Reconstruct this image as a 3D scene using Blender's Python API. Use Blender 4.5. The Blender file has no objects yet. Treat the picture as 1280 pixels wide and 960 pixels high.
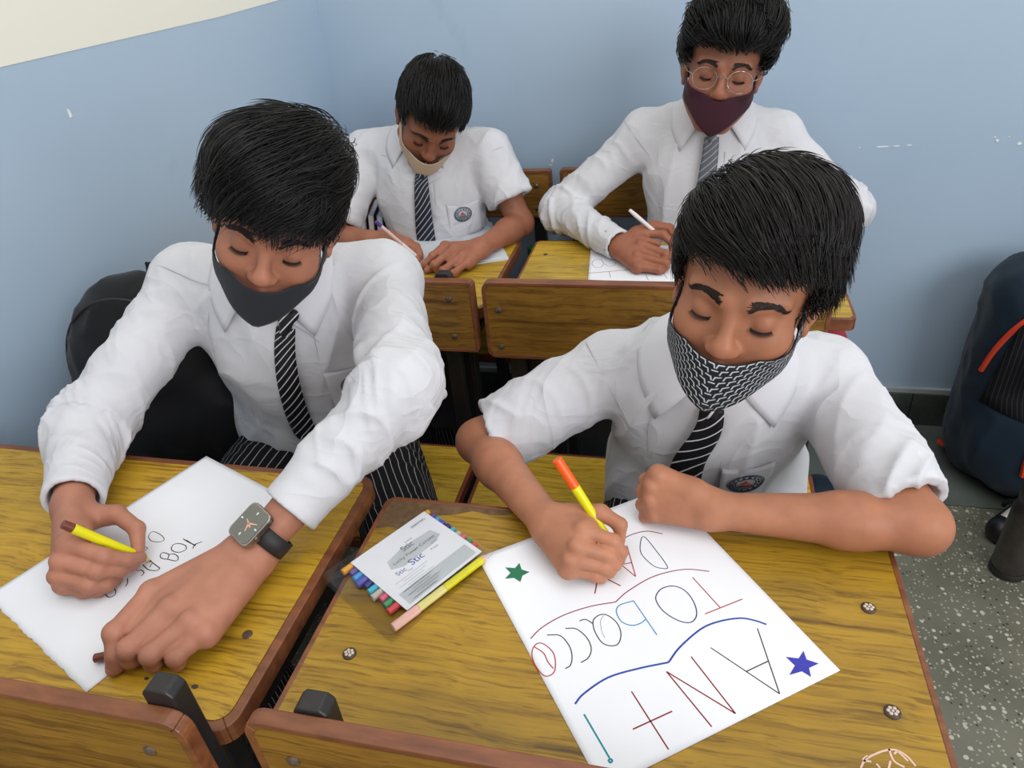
import bpy, bmesh, math, random
import numpy as np
from mathutils import Vector, Matrix
random.seed(7); np.random.seed(7)
SC = bpy.context.scene
COL = SC.collection
# ---------------------------------------------------------------- camera
cam_d = bpy.data.cameras.new('camera'); cam = bpy.data.objects.new('camera', cam_d); COL.objects.link(cam)
cam_d.sensor_fit = 'HORIZONTAL'; cam_d.sensor_width = 36.0; cam_d.lens = 884.0/1280.0*36.0
cam_d.clip_start = 0.02
CAMM = np.array([[0.97265422, 0.21841519, -0.07898462], [0.05273359, -0.53886789, -0.84073811], [-0.22619224, 0.81358233, -0.53564995]])
mw = Matrix.Identity(4)
for i in range(3):
    mw[i][0] = CAMM[0][i]; mw[i][1] = -CAMM[1][i]; mw[i][2] = -CAMM[2][i]
mw.translation = Vector((0, 0, 1.36))
cam.matrix_world = mw
SC.camera = cam
# ---------------------------------------------------------------- daylight and room light
wd = bpy.data.worlds.new('daylight'); SC.world = wd; wd.use_nodes = True
bgn = wd.node_tree.nodes['Background']; bgn.inputs[0].default_value = (0.95, 0.98, 1.0, 1); bgn.inputs[1].default_value = 0.62
def area(name, loc, target, size, power, col=(1, 1, 1), sy=None):
    l = bpy.data.lights.new(name, 'AREA'); l.energy = power; l.size = size; l.color = col
    if sy: l.shape = 'RECTANGLE'; l.size_y = sy
    o = bpy.data.objects.new(name, l); COL.objects.link(o); o.location = loc
    o.rotation_euler = (Vector(target)-Vector(loc)).to_track_quat('-Z', 'Y').to_euler()
    return o
area('ceiling_tube_light', (0.1, 0.55, 3.0), (0.0, 1.0, 0.7), 2.2, 20, (1.0, 0.98, 0.96))
area('window_light', (2.3, -1.3, 2.2), (-0.5, 1.1, 0.8), 2.4, 58, (0.98, 0.99, 1.0), 1.6)
SC.view_settings.view_transform = 'Standard'; SC.view_settings.look = 'None'
SC.view_settings.gamma = 1.0; SC.view_settings.use_curve_mapping = False
SC.view_settings.exposure = 0.22
# ---------------------------------------------------------------- naming helpers
def tag(o, label=None, cat=None, group=None, kind=None):
    if label: o['label'] = label
    if cat: o['category'] = cat
    if group: o['group'] = group
    if kind: o['kind'] = kind
    return o
def empty(name, loc=(0, 0, 0), label=None, cat=None, group=None, rz=0.0):
    o = bpy.data.objects.new(name, None); COL.objects.link(o); o.location = loc; o.rotation_euler = (0, 0, rz)
    o.empty_display_size = 0.05
    return tag(o, label, cat, group)
def link(o, parent=None):
    COL.objects.link(o)
    if parent is not None: attach(o, parent)
    return o
def world_of(o):
    return o.matrix_basis.copy() if o.parent is None else world_of(o.parent) @ o.matrix_parent_inverse @ o.matrix_basis
def attach(o, parent):
    o.parent = parent
    # parts are modelled in world space unless told otherwise
    o.matrix_parent_inverse = world_of(parent).inverted()
    return o
def npmesh(name, V, F, mat, parent=None, smooth=True, col=None, uv=None):
    """V (n,3), F (m,3|4) arrays -> one mesh object"""
    V = np.asarray(V, dtype=np.float32); F = np.asarray(F, dtype=np.int32)
    me = bpy.data.meshes.new(name); k = F.shape[1]
    me.vertices.add(len(V)); me.vertices.foreach_set('co', V.ravel())
    me.loops.add(F.size); me.loops.foreach_set('vertex_index', F.ravel())
    me.polygons.add(len(F)); me.polygons.foreach_set('loop_start', np.arange(0, F.size, k, dtype=np.int32))
    me.polygons.foreach_set('use_smooth', np.full(len(F), smooth))
    if uv is not None:
        l = me.uv_layers.new(name='UVMap'); l.data.foreach_set('uv', np.asarray(uv, np.float32)[F.ravel()].ravel())
    me.update(calc_edges=True); me.validate()
    if col is not None:
        a = me.color_attributes.new('Col', 'FLOAT_COLOR', 'POINT')
        a.data.foreach_set('color', np.c_[np.asarray(col, np.float32), np.ones(len(V), np.float32)].ravel())
    if mat: me.materials.append(mat)
    o = bpy.data.objects.new(name, me)
    return link(o, parent)
def bmobj(name, bm, mat, parent=None, smooth=False, bevel=0.0, seg=2, autos=None):
    me = bpy.data.meshes.new(name); bm.normal_update(); bm.to_mesh(me); bm.free()
    if mat: me.materials.append(mat)
    if smooth or autos:
        me.polygons.foreach_set('use_smooth', np.full(len(me.polygons), True))
    o = bpy.data.objects.new(name, me)
    link(o, parent)
    if autos:
        me.set_sharp_from_angle(angle=math.radians(autos))
    if bevel:
        md = o.modifiers.new('bevel', 'BEVEL'); md.width = bevel; md.segments = seg; md.limit_method = 'ANGLE'
    return o
def bbox(bm, x0, x1, y0, y1, z0, z1, M=None):
    vs = [bm.verts.new((x, y, z)) for x in (x0, x1) for y in (y0, y1) for z in (z0, z1)]
    for f in ((0, 1, 3, 2), (4, 6, 7, 5), (0, 4, 5, 1), (2, 3, 7, 6), (0, 2, 6, 4), (1, 5, 7, 3)):
        bm.faces.new([vs[i] for i in f])
    if M is not None:
        for v in vs: v.co = M @ v.co
    return vs
def box(name, x0, x1, y0, y1, z0, z1, mat, parent=None, bevel=0.002, M=None):
    bm = bmesh.new(); bbox(bm, x0, x1, y0, y1, z0, z1, M); bmesh.ops.recalc_face_normals(bm, faces=bm.faces[:])
    return bmobj(name, bm, mat, parent, bevel=bevel)
def prism_bm(bm, pts, z0, z1, M=None):
    a = [bm.verts.new((p[0], p[1], z0)) for p in pts]; b = [bm.verts.new((p[0], p[1], z1)) for p in pts]
    n = len(pts)
    for i in range(n):
        bm.faces.new((a[i], a[(i+1) % n], b[(i+1) % n], b[i]))
    bm.faces.new(a[::-1]); bm.faces.new(b)
    if M is not None:
        for v in a+b: v.co = M @ v.co
def prism(name, pts, z0, z1, mat, parent=None, bevel=0.0, M=None):
    bm = bmesh.new(); prism_bm(bm, pts, z0, z1, M); bmesh.ops.recalc_face_normals(bm, faces=bm.faces[:])
    return bmobj(name, bm, mat, parent, bevel=bevel)
def lathe(name, prof, mat, parent=None, n=24, M=None, autos=40):
    """prof [(r,z)...] turned about z"""
    bm = bmesh.new(); rings = []
    for r, z in prof:
        rings.append([bm.verts.new((r*math.cos(2*math.pi*i/n), r*math.sin(2*math.pi*i/n), z)) for i in range(n)] if r > 1e-6 else [bm.verts.new((0, 0, z))])
    for A, B in zip(rings, rings[1:]):
        for i in range(n):
            j = (i+1) % n
            if len(A) == 1: bm.faces.new((A[0], B[j], B[i]))
            elif len(B) == 1: bm.faces.new((A[i], A[j], B[0]))
            else: bm.faces.new((A[i], A[j], B[j], B[i]))
    if M is not None:
        bmesh.ops.transform(bm, matrix=M, verts=bm.verts[:])
    bmesh.ops.recalc_face_normals(bm, faces=bm.faces[:])
    return bmobj(name, bm, mat, parent, autos=autos)
def frame_to(a, b):
    """matrix with origin a and local z along a->b"""
    a = Vector(a); b = Vector(b)
    return Matrix.Translation(a) @ (b-a).to_track_quat('Z', 'Y').to_matrix().to_4x4()
def nrm(v):
    v = np.asarray(v, float); return v/(np.linalg.norm(v, axis=-1, keepdims=True)+1e-12)
def tubes(paths, rad, sides=3, flat=None):
    """paths (N,S,3), rad (S,) or (N,S) -> V,F of thin tubes (one per path)"""
    P = np.asarray(paths, float); N, S, _ = P.shape
    R = np.broadcast_to(np.asarray(rad, float), (N, S))
    T = nrm(np.gradient(P, axis=1))
    ref = nrm(np.stack([np.sin(P[:, :1, 0]*91+1), np.cos(P[:, :1, 1]*77+2), np.sin(P[:, :1, 2]*63+.5)], -1))
    A = nrm(np.cross(T, ref)); B = np.cross(T, A)
    an = np.arange(sides)*2*np.pi/sides
    V = P[:, :, None]+R[:, :, None, None]*(A[:, :, None]*np.cos(an)[:, None]+B[:, :, None]*np.sin(an)[:, None])
    idx = np.arange(N*S*sides).reshape(N, S, sides)
    a = idx[:, :-1]; b = idx[:, 1:]
    F = np.stack([a, np.roll(a, -1, 2), np.roll(b, -1, 2), b], -1).reshape(-1, 4)
    return V.reshape(-1, 3), F
def tube_obj(name, paths, rad, mat, parent=None, sides=6):
    if np.ndim(paths[0][0]) == 0: paths = [paths]
    V, F = tubes(np.array(paths, float), rad, sides); S = len(paths[0]); fl = []
    o = npmesh(name, V, F, mat, parent)
    return o
def rod(name, pts, r, mat, parent=None, n=8):
    """capped tube along a polyline"""
    P = [np.array(p, float) for p in pts]
    V, F = tubes(np.array([P]), r, n)
    V = np.vstack([V, [P[0]], [P[-1]]]); k = len(V)-2; F = F.tolist(); S = len(P)
    for i in range(n):
        j = (i+1) % n
        F.append([k, j, i, i]); F.append([k+1, (S-1)*n+i, (S-1)*n+j, (S-1)*n+j])
    bm = bmesh.new(); vs = [bm.verts.new(v) for v in V]
    for f in F:
        g = list(dict.fromkeys(f))
        try: bm.faces.new([vs[i] for i in g])
        except ValueError: pass
    bmesh.ops.recalc_face_normals(bm, faces=bm.faces[:])
    return bmobj(name, bm, mat, parent, autos=50)
def grid_obj(name, G, mat, parent=None, uv=None, thick=0.0, closed=False):
    """G (r,c,3) grid of points"""
    G = np.asarray(G, float); r, c, _ = G.shape
    idx = np.arange(r*c).reshape(r, c)
    if closed: idx = np.c_[idx, idx[:, :1]]
    F = np.stack([idx[:-1, :-1], idx[:-1, 1:], idx[1:, 1:], idx[1:, :-1]], -1).reshape(-1, 4)
    u, v = np.meshgrid(np.linspace(0, 1, c), np.linspace(0, 1, r))
    UV = np.stack([u, v], -1).reshape(-1, 2) if uv is None else np.asarray(uv).reshape(-1, 2)
    o = npmesh(name, G.reshape(-1, 3), F, mat, parent, uv=UV)
    if thick:
        md = o.modifiers.new('solid', 'SOLIDIFY'); md.thickness = thick; md.offset = 0
    return o

# ---------------------------------------------------------------- implicit surfaces: tapered capsules and ellipsoids blended smoothly
def smin(a, b, k):
    h = np.clip(0.5+0.5*(b-a)/k, 0, 1)
    return b+(a-b)*h-k*h*(1-h)
class Sdf:
    def __init__(s): s.P = []; s.gk = {}; s.g = 0; s.gk[0] = 0.01
    def group(s, k): s.g += 1; s.gk[s.g] = k
    def cap(s, a, b, ra, rb=None, k=0.01, sub=False):
        a = np.array(a, float); b = np.array(b, float); rb = ra if rb is None else rb
        s.P.append(('c', (a, b-a, max(float((b-a)@(b-a)), 1e-12), ra, rb), k, sub, (a+b)/2, np.linalg.norm(b-a)/2+max(ra, rb), s.g))
    def ell(s, c, r, R=None, k=0.01, sub=False):
        c = np.array(c, float); r = np.array(r, float)*np.ones(3)
        s.P.append(('e', (c, r, np.eye(3) if R is None else np.array(R, float)), k, sub, c, r.max(), s.g))
    def box(s, c, h, R=None, rd=0.0, k=0.004, sub=False):
        c = np.array(c, float); h = np.array(h, float)
        s.P.append(('b', (c, h-rd, np.eye(3) if R is None else np.array(R, float), rd), k, sub, c, np.linalg.norm(h), s.g))
    def prim(s, p, X):
        t, d = p[0], p[1]
        if t == 'c':
            a, ba, l2, ra, rb = d; pa = X-a; h = np.clip(pa@ba/l2, 0, 1)
            return np.sqrt(((pa-h[:, None]*ba)**2).sum(1))-(ra+(rb-ra)*h)
        if t == 'e':
            q = (X-d[0])@d[2]; k0 = np.sqrt(((q/d[1])**2).sum(1)); k1 = np.sqrt(((q/d[1]**2)**2).sum(1))
            return k0*(k0-1)/np.maximum(k1, 1e-9)
        q = np.abs((X-d[0])@d[2])-d[1]
        return np.sqrt((np.maximum(q, 0)**2).sum(1))+np.minimum(q.max(1), 0)-d[3]
    def eval(s, X, sel=None):
        X = np.asarray(X, float); acc = {}; out = None
        for i, p in enumerate(s.P):
            if sel is not None and not sel[i]: continue
            d = s.prim(p, X); g = p[6]
            if p[3]:
                if g in acc: acc[g] = -smin(-acc[g], d, p[2])
            else:
                acc[g] = d if g not in acc else smin(acc[g], d, p[2])
        for g in sorted(acc):
            out = acc[g] if out is None else smin(out, acc[g], s.gk[g])
        return np.full(len(X), 1e3) if out is None else out
    def grad(s, X, e=0.0008):
        g = np.stack([s.eval(X+e*v)-s.eval(X-e*v) for v in np.eye(3)], -1)
        return nrm(g)
    def snap(s, X, off=0.0, it=4):
        X = np.array(X, float)
        for _ in range(it):
            d = s.eval(X)-off; X = X-s.grad(X)*d[:, None]*0.9
        return X
    def cast(s, X, D, n=60, off=0.0, far=0.6):
        X = np.array(X, float); D = nrm(np.broadcast_to(np.asarray(D, float), X.shape)); t = np.zeros(len(X))
        for _ in range(n):
            d = s.eval(X+D*t[:, None])-off; t = np.minimum(t+0.7*d, far)
        return X+D*t[:, None]
    def mesh(s, h, B=16):
        lo = np.min([p[4]-p[5] for p in s.P if not p[3]], 0)-3*h; hi = np.max([p[4]+p[5] for p in s.P if not p[3]], 0)+3*h
        nb = np.ceil((hi-lo)/(h*B)).astype(int); dims = nb*B+2
        gi = np.stack(np.meshgrid(*[np.arange(n) for n in nb], indexing='ij'), -1).reshape(-1, 3)
        hd = h*B*0.5*1.7321; cen = lo+(gi+0.5)*h*B
        cd = s.eval(cen); act = np.abs(cd) < hd*1.5+0.01
        pc = np.array([p[4] for p in s.P]); pr = np.array([p[5] for p in s.P]); pk = np.array([p[2] for p in s.P])
        kmax = max(pk.max(), max(s.gk.values()))
        off = np.stack(np.meshgrid(*[np.arange(B+1)]*3, indexing='ij'), -1).reshape(-1, 3)
        VV, KK, EE = [], [], []
        st = np.array([dims[1]*dims[2], dims[2], 1], dtype=np.int64)
        corner = np.array([[i, j, k] for i in (0, 1) for j in (0, 1) for k in (0, 1)])
        edges = [(a, b) for a in range(8) for b in range(a+1, 8) if np.abs(corner[a]-corner[b]).sum() == 1]
        for c, g in zip(cen[act], gi[act]):
            sel = np.linalg.norm(pc-c, axis=1)-pr < hd+kmax+2*h
            if not sel.any(): continue
            base = g*B; X = lo+(base+off)*h
            D = s.eval(X, sel).reshape((B+1,)*3); S_ = D < 0
            if S_.all() or not S_.any(): continue
            cs = [S_[i:B+i, j:B+j, k:B+k] for i, j, k in corner]
            n = sum(x.astype(np.int8) for x in cs); ci = np.argwhere((n > 0) & (n < 8))
            if len(ci):
                dv = np.stack([D[ci[:, 0]+i, ci[:, 1]+j, ci[:, 2]+k] for i, j, k in corner], 1)
                acc = np.zeros((len(ci), 3)); cnt = np.zeros(len(ci))
                for a, b in edges:
                    m = (dv[:, a] < 0) != (dv[:, b] < 0)
                    t = np.where(m, dv[:, a]/np.where(m, dv[:, a]-dv[:, b], 1), 0)
                    acc += m[:, None]*(corner[a]+t[:, None]*(corner[b]-corner[a])); cnt += m
                VV.append(lo+(base+ci+acc/cnt[:, None])*h); KK.append((base+ci)@st)
            for ax in range(3):
                sl = [slice(0, B)]*3; s2 = list(sl); s2[ax] = slice(1, B+1)
                a_, b_ = S_[tuple(sl)], S_[tuple(s2)]
                e = np.argwhere(a_ != b_)
                if len(e):
                    o1 = st[(ax+1) % 3]; o2 = st[(ax+2) % 3]; k0 = (base+e)@st
                    q = np.stack([k0, k0-o1, k0-o1-o2, k0-o2], 1)
                    fl = ~a_[e[:, 0], e[:, 1], e[:, 2]]
                    q[fl] = q[fl][:, ::-1]; EE.append(q)
        V = np.vstack(VV); K = np.concatenate(KK); Q = np.vstack(EE)
        o = np.argsort(K); V = V[o]; K = K[o]
        ix = np.searchsorted(K, Q); ix = np.minimum(ix, len(K)-1)
        ok = (K[ix] == Q).all(1)
        return V, ix[ok]
def hsh(x): return np.modf(np.abs(np.sin(x)*43758.5453))[0]
def vnoise(P):
    i = np.floor(P); f = P-i; f = f*f*(3-2*f); r = 0
    for a in (0, 1):
        for b in (0, 1):
            for c in (0, 1):
                w = (f[:, 0] if a else 1-f[:, 0])*(f[:, 1] if b else 1-f[:, 1])*(f[:, 2] if c else 1-f[:, 2])
                r = r+w*hsh((i[:, 0]+a)*12.9898+(i[:, 1]+b)*78.233+(i[:, 2]+c)*37.719)
    return r
def ridged(P): return (1-np.abs(2*vnoise(P)-1))**2
# ---------------------------------------------------------------- procedural materials
def srgb(r, g, b):
    f = lambda c: (c/255/12.92) if c/255 <= 0.04045 else ((c/255+0.055)/1.055)**2.4
    return (f(r), f(g), f(b), 1)
class NT:
    def __init__(s, name, rough=0.5, spec=0.5, base=(0.8, 0.8, 0.8, 1), **kw):
        s.m = bpy.data.materials.new(name); s.m.use_nodes = True; s.t = s.m.node_tree; s.b = s.t.nodes['Principled BSDF']
        s.set('Base Color', base); s.set('Roughness', rough); s.set('Specular IOR Level', spec)
        for k, v in kw.items(): s.set(k, v)
    def set(s, k, v): s.b.inputs[k].default_value = v
    def n(s, typ, ins={}, **kw):
        n = s.t.nodes.new(typ)
        for k, v in kw.items(): setattr(n, k, v)
        for k, v in ins.items():
            if isinstance(v, bpy.types.NodeSocket): s.t.links.new(v, n.inputs[k])
            else: n.inputs[k].default_value = v
        return n
    def l(s, a, b): s.t.links.new(a, b)
    def to(s, sock, name='Base Color'): s.t.links.new(sock, s.b.inputs[name])
    def coord(s, which='Object', scale=(1, 1, 1), rot=(0, 0, 0), loc=(0, 0, 0)):
        tc = s.n('ShaderNodeTexCoord'); mp = s.n('ShaderNodeMapping', {'Vector': tc.outputs[which], 'Scale': scale, 'Rotation': rot, 'Location': loc})
        return mp.outputs[0]
    def noise(s, vec, scale, detail=4, rough=0.5, dist=0.0):
        n = s.n('ShaderNodeTexNoise', {'Vector': vec, 'Scale': scale, 'Detail': detail, 'Roughness': rough, 'Distortion': dist}); return n.outputs[0]
    def ramp(s, fac, stops, interp='LINEAR'):
        r = s.n('ShaderNodeValToRGB', {'Fac': fac}); r.color_ramp.interpolation = interp; e = r.color_ramp.elements
        while len(e) < len(stops): e.new(0.5)
        for i, (p, c) in enumerate(stops): e[i].position = p; e[i].color = c
        return r.outputs[0]
    def mix(s, fac, a, b, mode='MIX'):
        n = s.n('ShaderNodeMix', data_type='RGBA', blend_type=mode)
        for i, v in ((0, fac), (6, a), (7, b)):
            if isinstance(v, bpy.types.NodeSocket): s.t.links.new(v, n.inputs[i])
            else: n.inputs[i].default_value = v
        return n.outputs[2]
    def math(s, op, a, b=0.0, c=0.0):
        n = s.n('ShaderNodeMath', operation=op)
        for i, v in enumerate((a, b, c)):
            if isinstance(v, bpy.types.NodeSocket): s.t.links.new(v, n.inputs[i])
            else: n.inputs[i].default_value = v
        return n.outputs[0]
    def bump(s, h, strength=0.2, dist=0.002):
        b = s.n('ShaderNodeBump', {'Height': h, 'Strength': strength, 'Distance': dist}); s.t.links.new(b.outputs[0], s.b.inputs['Normal'])
def plain(name, rgb, rough=0.5, spec=0.5, var=0.0, vs=30, **kw):
    t = NT(name, rough, spec, srgb(*rgb), **kw)
    v = t.noise(t.coord(), vs, 3)
    c = srgb(*rgb); lo = tuple(x*(1-var-0.04) for x in c[:3])+(1,); hi = tuple(min(1, x*(1+var+0.04)) for x in c[:3])+(1,)
    t.to(t.ramp(v, [(0.3, lo), (0.7, hi)]))
    return t.m
def laminate(name, light, mid, dark, seed=0.0, scale=1.0, axis='x', rough=0.32):
    t = NT(name, rough, 0.45)
    sc = (0.6, 15.0, 15.0)
    v = t.coord('Object', sc, loc=(seed, seed*1.7, seed*.6))
    wob = t.noise(t.coord('Object', (2.2, 2.2, 2.2), loc=(seed, 0, seed)), 2.2*scale, 3)
    v2 = t.n('ShaderNodeVectorMath', {0: v, 1: (0, 0, 0)}, operation='ADD')
    cmb = t.n('ShaderNodeCombineXYZ', {'X': 0.0, 'Y': t.math('MULTIPLY', wob, 0.55), 'Z': t.math('MULTIPLY', wob, 0.55)}); t.l(cmb.outputs[0], v2.inputs[1])
    a = t.noise(v2.outputs[0], 4.2*scale, 5, 0.62); b = t.noise(v2.outputs[0], 15*scale, 4, 0.65)
    c = t.ramp(a, [(0.30, srgb(*dark)), (0.42, srgb(*mid)), (0.58, srgb(*light)), (0.72, srgb(*mid))])
    lines = t.ramp(b, [(0.36, (0.42, 0.36, 0.26, 1)), (0.5, (1, 1, 1, 1))])
    c = t.mix(0.75, c, lines, 'MULTIPLY')
    blot = t.noise(t.coord('Object', (3, 3, 3)), 3.0, 3)
    c = t.mix(1.0, c, t.ramp(blot, [(0.3, (0.82, 0.82, 0.86, 1)), (0.7, (1.08, 1.05, 0.98, 1))]), 'MULTIPLY')
    t.to(c); t.to(t.ramp(b, [(0.3, (rough+.15,)*3+(1,)), (0.6, (rough,)*3+(1,))]), 'Roughness')
    t.bump(b, 0.08, 0.0006)
    return t.m
M = {}
M['desk'] = laminate('desk_laminate', (172, 136, 38), (156, 121, 35), (120, 91, 30), 0.0)
M['desk_left'] = laminate('left_desk_laminate', (198, 158, 46), (184, 144, 40), (150, 116, 38), 3.1)
M['desk_back'] = laminate('back_desk_laminate', (200, 166, 58), (184, 150, 48), (150, 118, 42), 5.3)
M['back_panel'] = laminate('backrest_laminate', (152, 112, 46), (130, 92, 36), (92, 60, 26), 8.2)
def edging(name, rgb, rgb2):
    t = NT(name, 0.38, 0.5); n = t.noise(t.coord('Object', (3, 14, 14)), 4, 5, 0.6); n2 = t.noise(t.coord(), 24, 4, 0.6)
    c = t.ramp(n, [(0.3, srgb(*rgb2)), (0.65, srgb(*rgb))])
    c = t.mix(t.ramp(n2, [(0.62, (0, 0, 0, 1)), (0.72, (.5, .5, .5, 1))]), c, srgb(70, 42, 26)); t.to(c); t.bump(n2, 0.15, 0.001); return t.m
M['edge'] = edging('wood_edging', (136, 82, 50), (98, 56, 36))
M['edge_dark'] = edging('dark_wood_edging', (128, 66, 40), (92, 42, 28))
M['board'] = plain('bare_board', (108, 84, 60), 0.8, 0.2, 0.2, 90)
M['board_pale'] = plain('pale_chipboard', (206, 172, 112), 0.7, 0.2, 0.12, 60)
M['metal'] = plain('black_frame_paint', (34, 32, 33), 0.45, 0.5, 0.1)
M['bolt'] = plain('bolt_steel', (120, 108, 96), 0.35, 0.6, 0.2, 200, Metallic=0.7)
M['bolt_dark'] = plain('worn_bolt_rim', (66, 50, 40), 0.5, 0.5, 0.2)
M['emblem'] = plain('bolt_emblem', (196, 180, 166), 0.4, 0.5, 0.1)
# walls
t = NT('blue_wall_paint', 0.42, 0.35); c1 = t.noise(t.coord(), 1.6, 4); c2 = t.noise(t.coord('Object', (1, 1, .6)), 9, 4)
c = t.ramp(c1, [(0.3, srgb(158, 178, 198)), (0.7, srgb(167, 186, 205))]); c = t.mix(t.ramp(c2, [(0.66, (0, 0, 0, 1)), (0.78, (.22, .22, .22, 1))]), c, srgb(104, 122, 142)); t.to(c)
t.bump(t.noise(t.coord(), 60, 3), 0.05, 0.002); M['wall'] = t.m
t = NT('cream_wall_paint', 0.5, 0.3, srgb(226, 224, 212)); t.bump(t.noise(t.coord(), 60, 3), 0.05, 0.002); M['cream'] = t.m
t = NT('terrazzo', 0.35, 0.5)
v = t.coord(); vo = t.n('ShaderNodeTexVoronoi', {'Vector': v, 'Scale': 120.0, 'Randomness': 1.0}); nz = t.noise(v, 45, 3)
vo2 = t.n('ShaderNodeTexVoronoi', {'Vector': v, 'Scale': 62.0, 'Randomness': 1.0})
base = t.ramp(t.noise(v, 5, 4), [(0.3, srgb(92, 92, 78)), (0.7, srgb(118, 116, 102))])
rnd = t.n('ShaderNodeSeparateColor', {'Color': vo.outputs['Color']}).outputs[0]; rnd2 = t.n('ShaderNodeSeparateColor', {'Color': vo2.outputs['Color']}).outputs[0]
chip = t.math('MULTIPLY', t.math('LESS_THAN', t.math('ADD', vo.outputs['Distance'], t.math('MULTIPLY', nz, 0.25)), 0.42), t.math('GREATER_THAN', rnd, 0.45))
chip2 = t.math('MULTIPLY', t.math('LESS_THAN', t.math('ADD', vo2.outputs['Distance'], t.math('MULTIPLY', nz, 0.3)), 0.42), t.math('GREATER_THAN', rnd2, 0.66))
c = t.mix(chip, base, srgb(166, 162, 146)); c = t.mix(chip2, c, srgb(188, 184, 168))
dk = t.math('MULTIPLY', t.math('LESS_THAN', vo.outputs['Distance'], 0.3), t.math('LESS_THAN', rnd, 0.12)); c = t.mix(dk, c, srgb(52, 50, 44)); t.to(c); M['terrazzo'] = t.m
M['border'] = plain('floor_border_stone', (92, 98, 92), 0.4, 0.5, 0.08, 8)
t = NT('skirting_stone', 0.35, 0.5); n = t.noise(t.coord('Object', (1, 1, 1)), 7, 6, 0.65, 1.2)
t.to(t.ramp(n, [(0.35, srgb(52, 58, 54)), (0.62, srgb(78, 84, 78)), (0.8, srgb(104, 108, 100))])); M['skirt'] = t.m
M['strip'] = plain('skirting_strip', (158, 164, 166), 0.6, 0.3, 0.06, 12)
M['chip'] = plain('bare_plaster', (226, 226, 224), 0.8, 0.2)
# people
def skin(name, rgb):
    t = NT(name, 0.50, 0.35, srgb(*rgb)); t.set('Subsurface Weight', 0.06); t.set('Subsurface Radius', (0.9, 0.35, 0.2)); t.set('Subsurface Scale', 0.006)
    at = t.n('ShaderNodeAttribute', attribute_name='Col'); n = t.noise(t.coord(), 38, 4); n2 = t.noise(t.coord(), 420, 2)
    c = t.mix(1.0, at.outputs['Color'], t.ramp(n, [(0.3, (.88, .86, .85, 1)), (0.7, (1.08, 1.06, 1.05, 1))]), 'MULTIPLY'); t.to(c)
    t.bump(n2, 0.10, 0.0006); return t.m
M['skin'] = skin('skin', (170, 112, 88))
def cloth(name, rgb, rough=0.85, weave=900, var=0.03, folds=0.0):
    t = NT(name, rough, 0.2, srgb(*rgb)); w = t.noise(t.coord(), weave, 2); c = srgb(*rgb)
    t.to(t.ramp(t.noise(t.coord(), 14, 3), [(0.3, tuple(x*(1-var) for x in c[:3])+(1,)), (0.7, tuple(min(1, x*(1+var)) for x in c[:3])+(1,))]))
    t.set('Sheen Weight', 0.1)
    if folds:
        rg = []
        for sc3, k, ds in (((1.0, 1.0, .5), 6.0, 1.0), ((.55, 1.0, 1.0), 11.0, 1.4)):
            nn = t.noise(t.coord('Object', sc3, (0, .4, .3)), k, 2, 0.45, ds)
            rg.append(t.math('POWER', t.math('SUBTRACT', 1.0, t.math('MULTIPLY', t.math('ABSOLUTE', t.math('SUBTRACT', nn, 0.5)), 4.0)), 2.0))
        hgt = t.math('ADD', t.math('ADD', t.math('MULTIPLY', rg[0], folds), t.math('MULTIPLY', rg[1], folds*.28)), t.math('MULTIPLY', w, 0.0002))
        b = t.n('ShaderNodeBump', {'Height': hgt, 'Strength': 1.0, 'Distance': 1.0}); t.l(b.outputs[0], t.b.inputs['Normal'])
    else: t.bump(w, 0.08, 0.0004)
    return t.m
M['shirt'] = cloth('white_shirt_cotton', (204, 204, 209), 0.8, folds=0.0042)
M['collar'] = cloth('white_collar_cotton', (209, 209, 215), 0.8)
M['hair'] = None
def hairmat(name, rgb, rough=0.42):
    t = NT(name, rough, 0.35, srgb(*rgb)); n = t.noise(t.coord('Object', (1, 1, 1)), 60, 3); c = srgb(*rgb)
    t.to(t.ramp(n, [(0.3, tuple(x*.7 for x in c[:3])+(1,)), (0.7, tuple(x*1.25 for x in c[:3])+(1,))])); return t.m
M['hair'] = hairmat('black_hair', (20, 18, 19)); M['hair_brown'] = hairmat('dark_brown_hair', (28, 24, 23)); M['brow'] = hairmat('brow_hair', (40, 27, 23), 0.6)
def trousers(name, rot, pitch):
    t = NT(name, 0.85, 0.2); sx = t.n('ShaderNodeSeparateColor', {'Color': t.n('ShaderNodeAttribute', attribute_name='Col').outputs['Color']}).outputs[0]
    wob = t.math('MULTIPLY', t.noise(t.coord(), 14, 2), 0.003)
    fr = t.math('FRACT', t.math('DIVIDE', t.math('ADD', t.math('ADD', sx, 10.0), wob), pitch))
    t.to(t.mix(t.math('LESS_THAN', fr, 0.10), srgb(24, 24, 27), srgb(168, 168, 170))); return t.m
M['trousers_l'] = trousers('pinstriped_trousers_left', (0, 0, -0.35), 0.0125); M['trousers'] = trousers('pinstriped_trousers', (0, 0, 0.1), 0.0125)
def tiemat(name, rgb, white, period, width, slope, length=0.30, wid=0.045):
    t = NT(name, 0.5, 0.3); uv = t.n('ShaderNodeUVMap').outputs[0]; sp = t.n('ShaderNodeSeparateXYZ', {'Vector': uv})
    s = t.math('ADD', t.math('MULTIPLY', sp.outputs[1], length/period), t.math('MULTIPLY', sp.outputs[0], slope*wid/period))
    fr = t.math('FRACT', t.math('ADD', s, 20.0)); t.to(t.mix(t.math('LESS_THAN', fr, width), srgb(*rgb), srgb(*white)))
    t.bump(t.noise(t.coord(), 700, 2), 0.1, 0.0004); return t.m
M['tie_l'] = tiemat('striped_tie_left', (22, 23, 28), (200, 200, 202), 0.0175, 0.17, 1.3, .27)
M['tie_r'] = tiemat('striped_tie_right', (22, 23, 27), (205, 205, 208), 0.027, 0.13, 1.0, .17)
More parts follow.
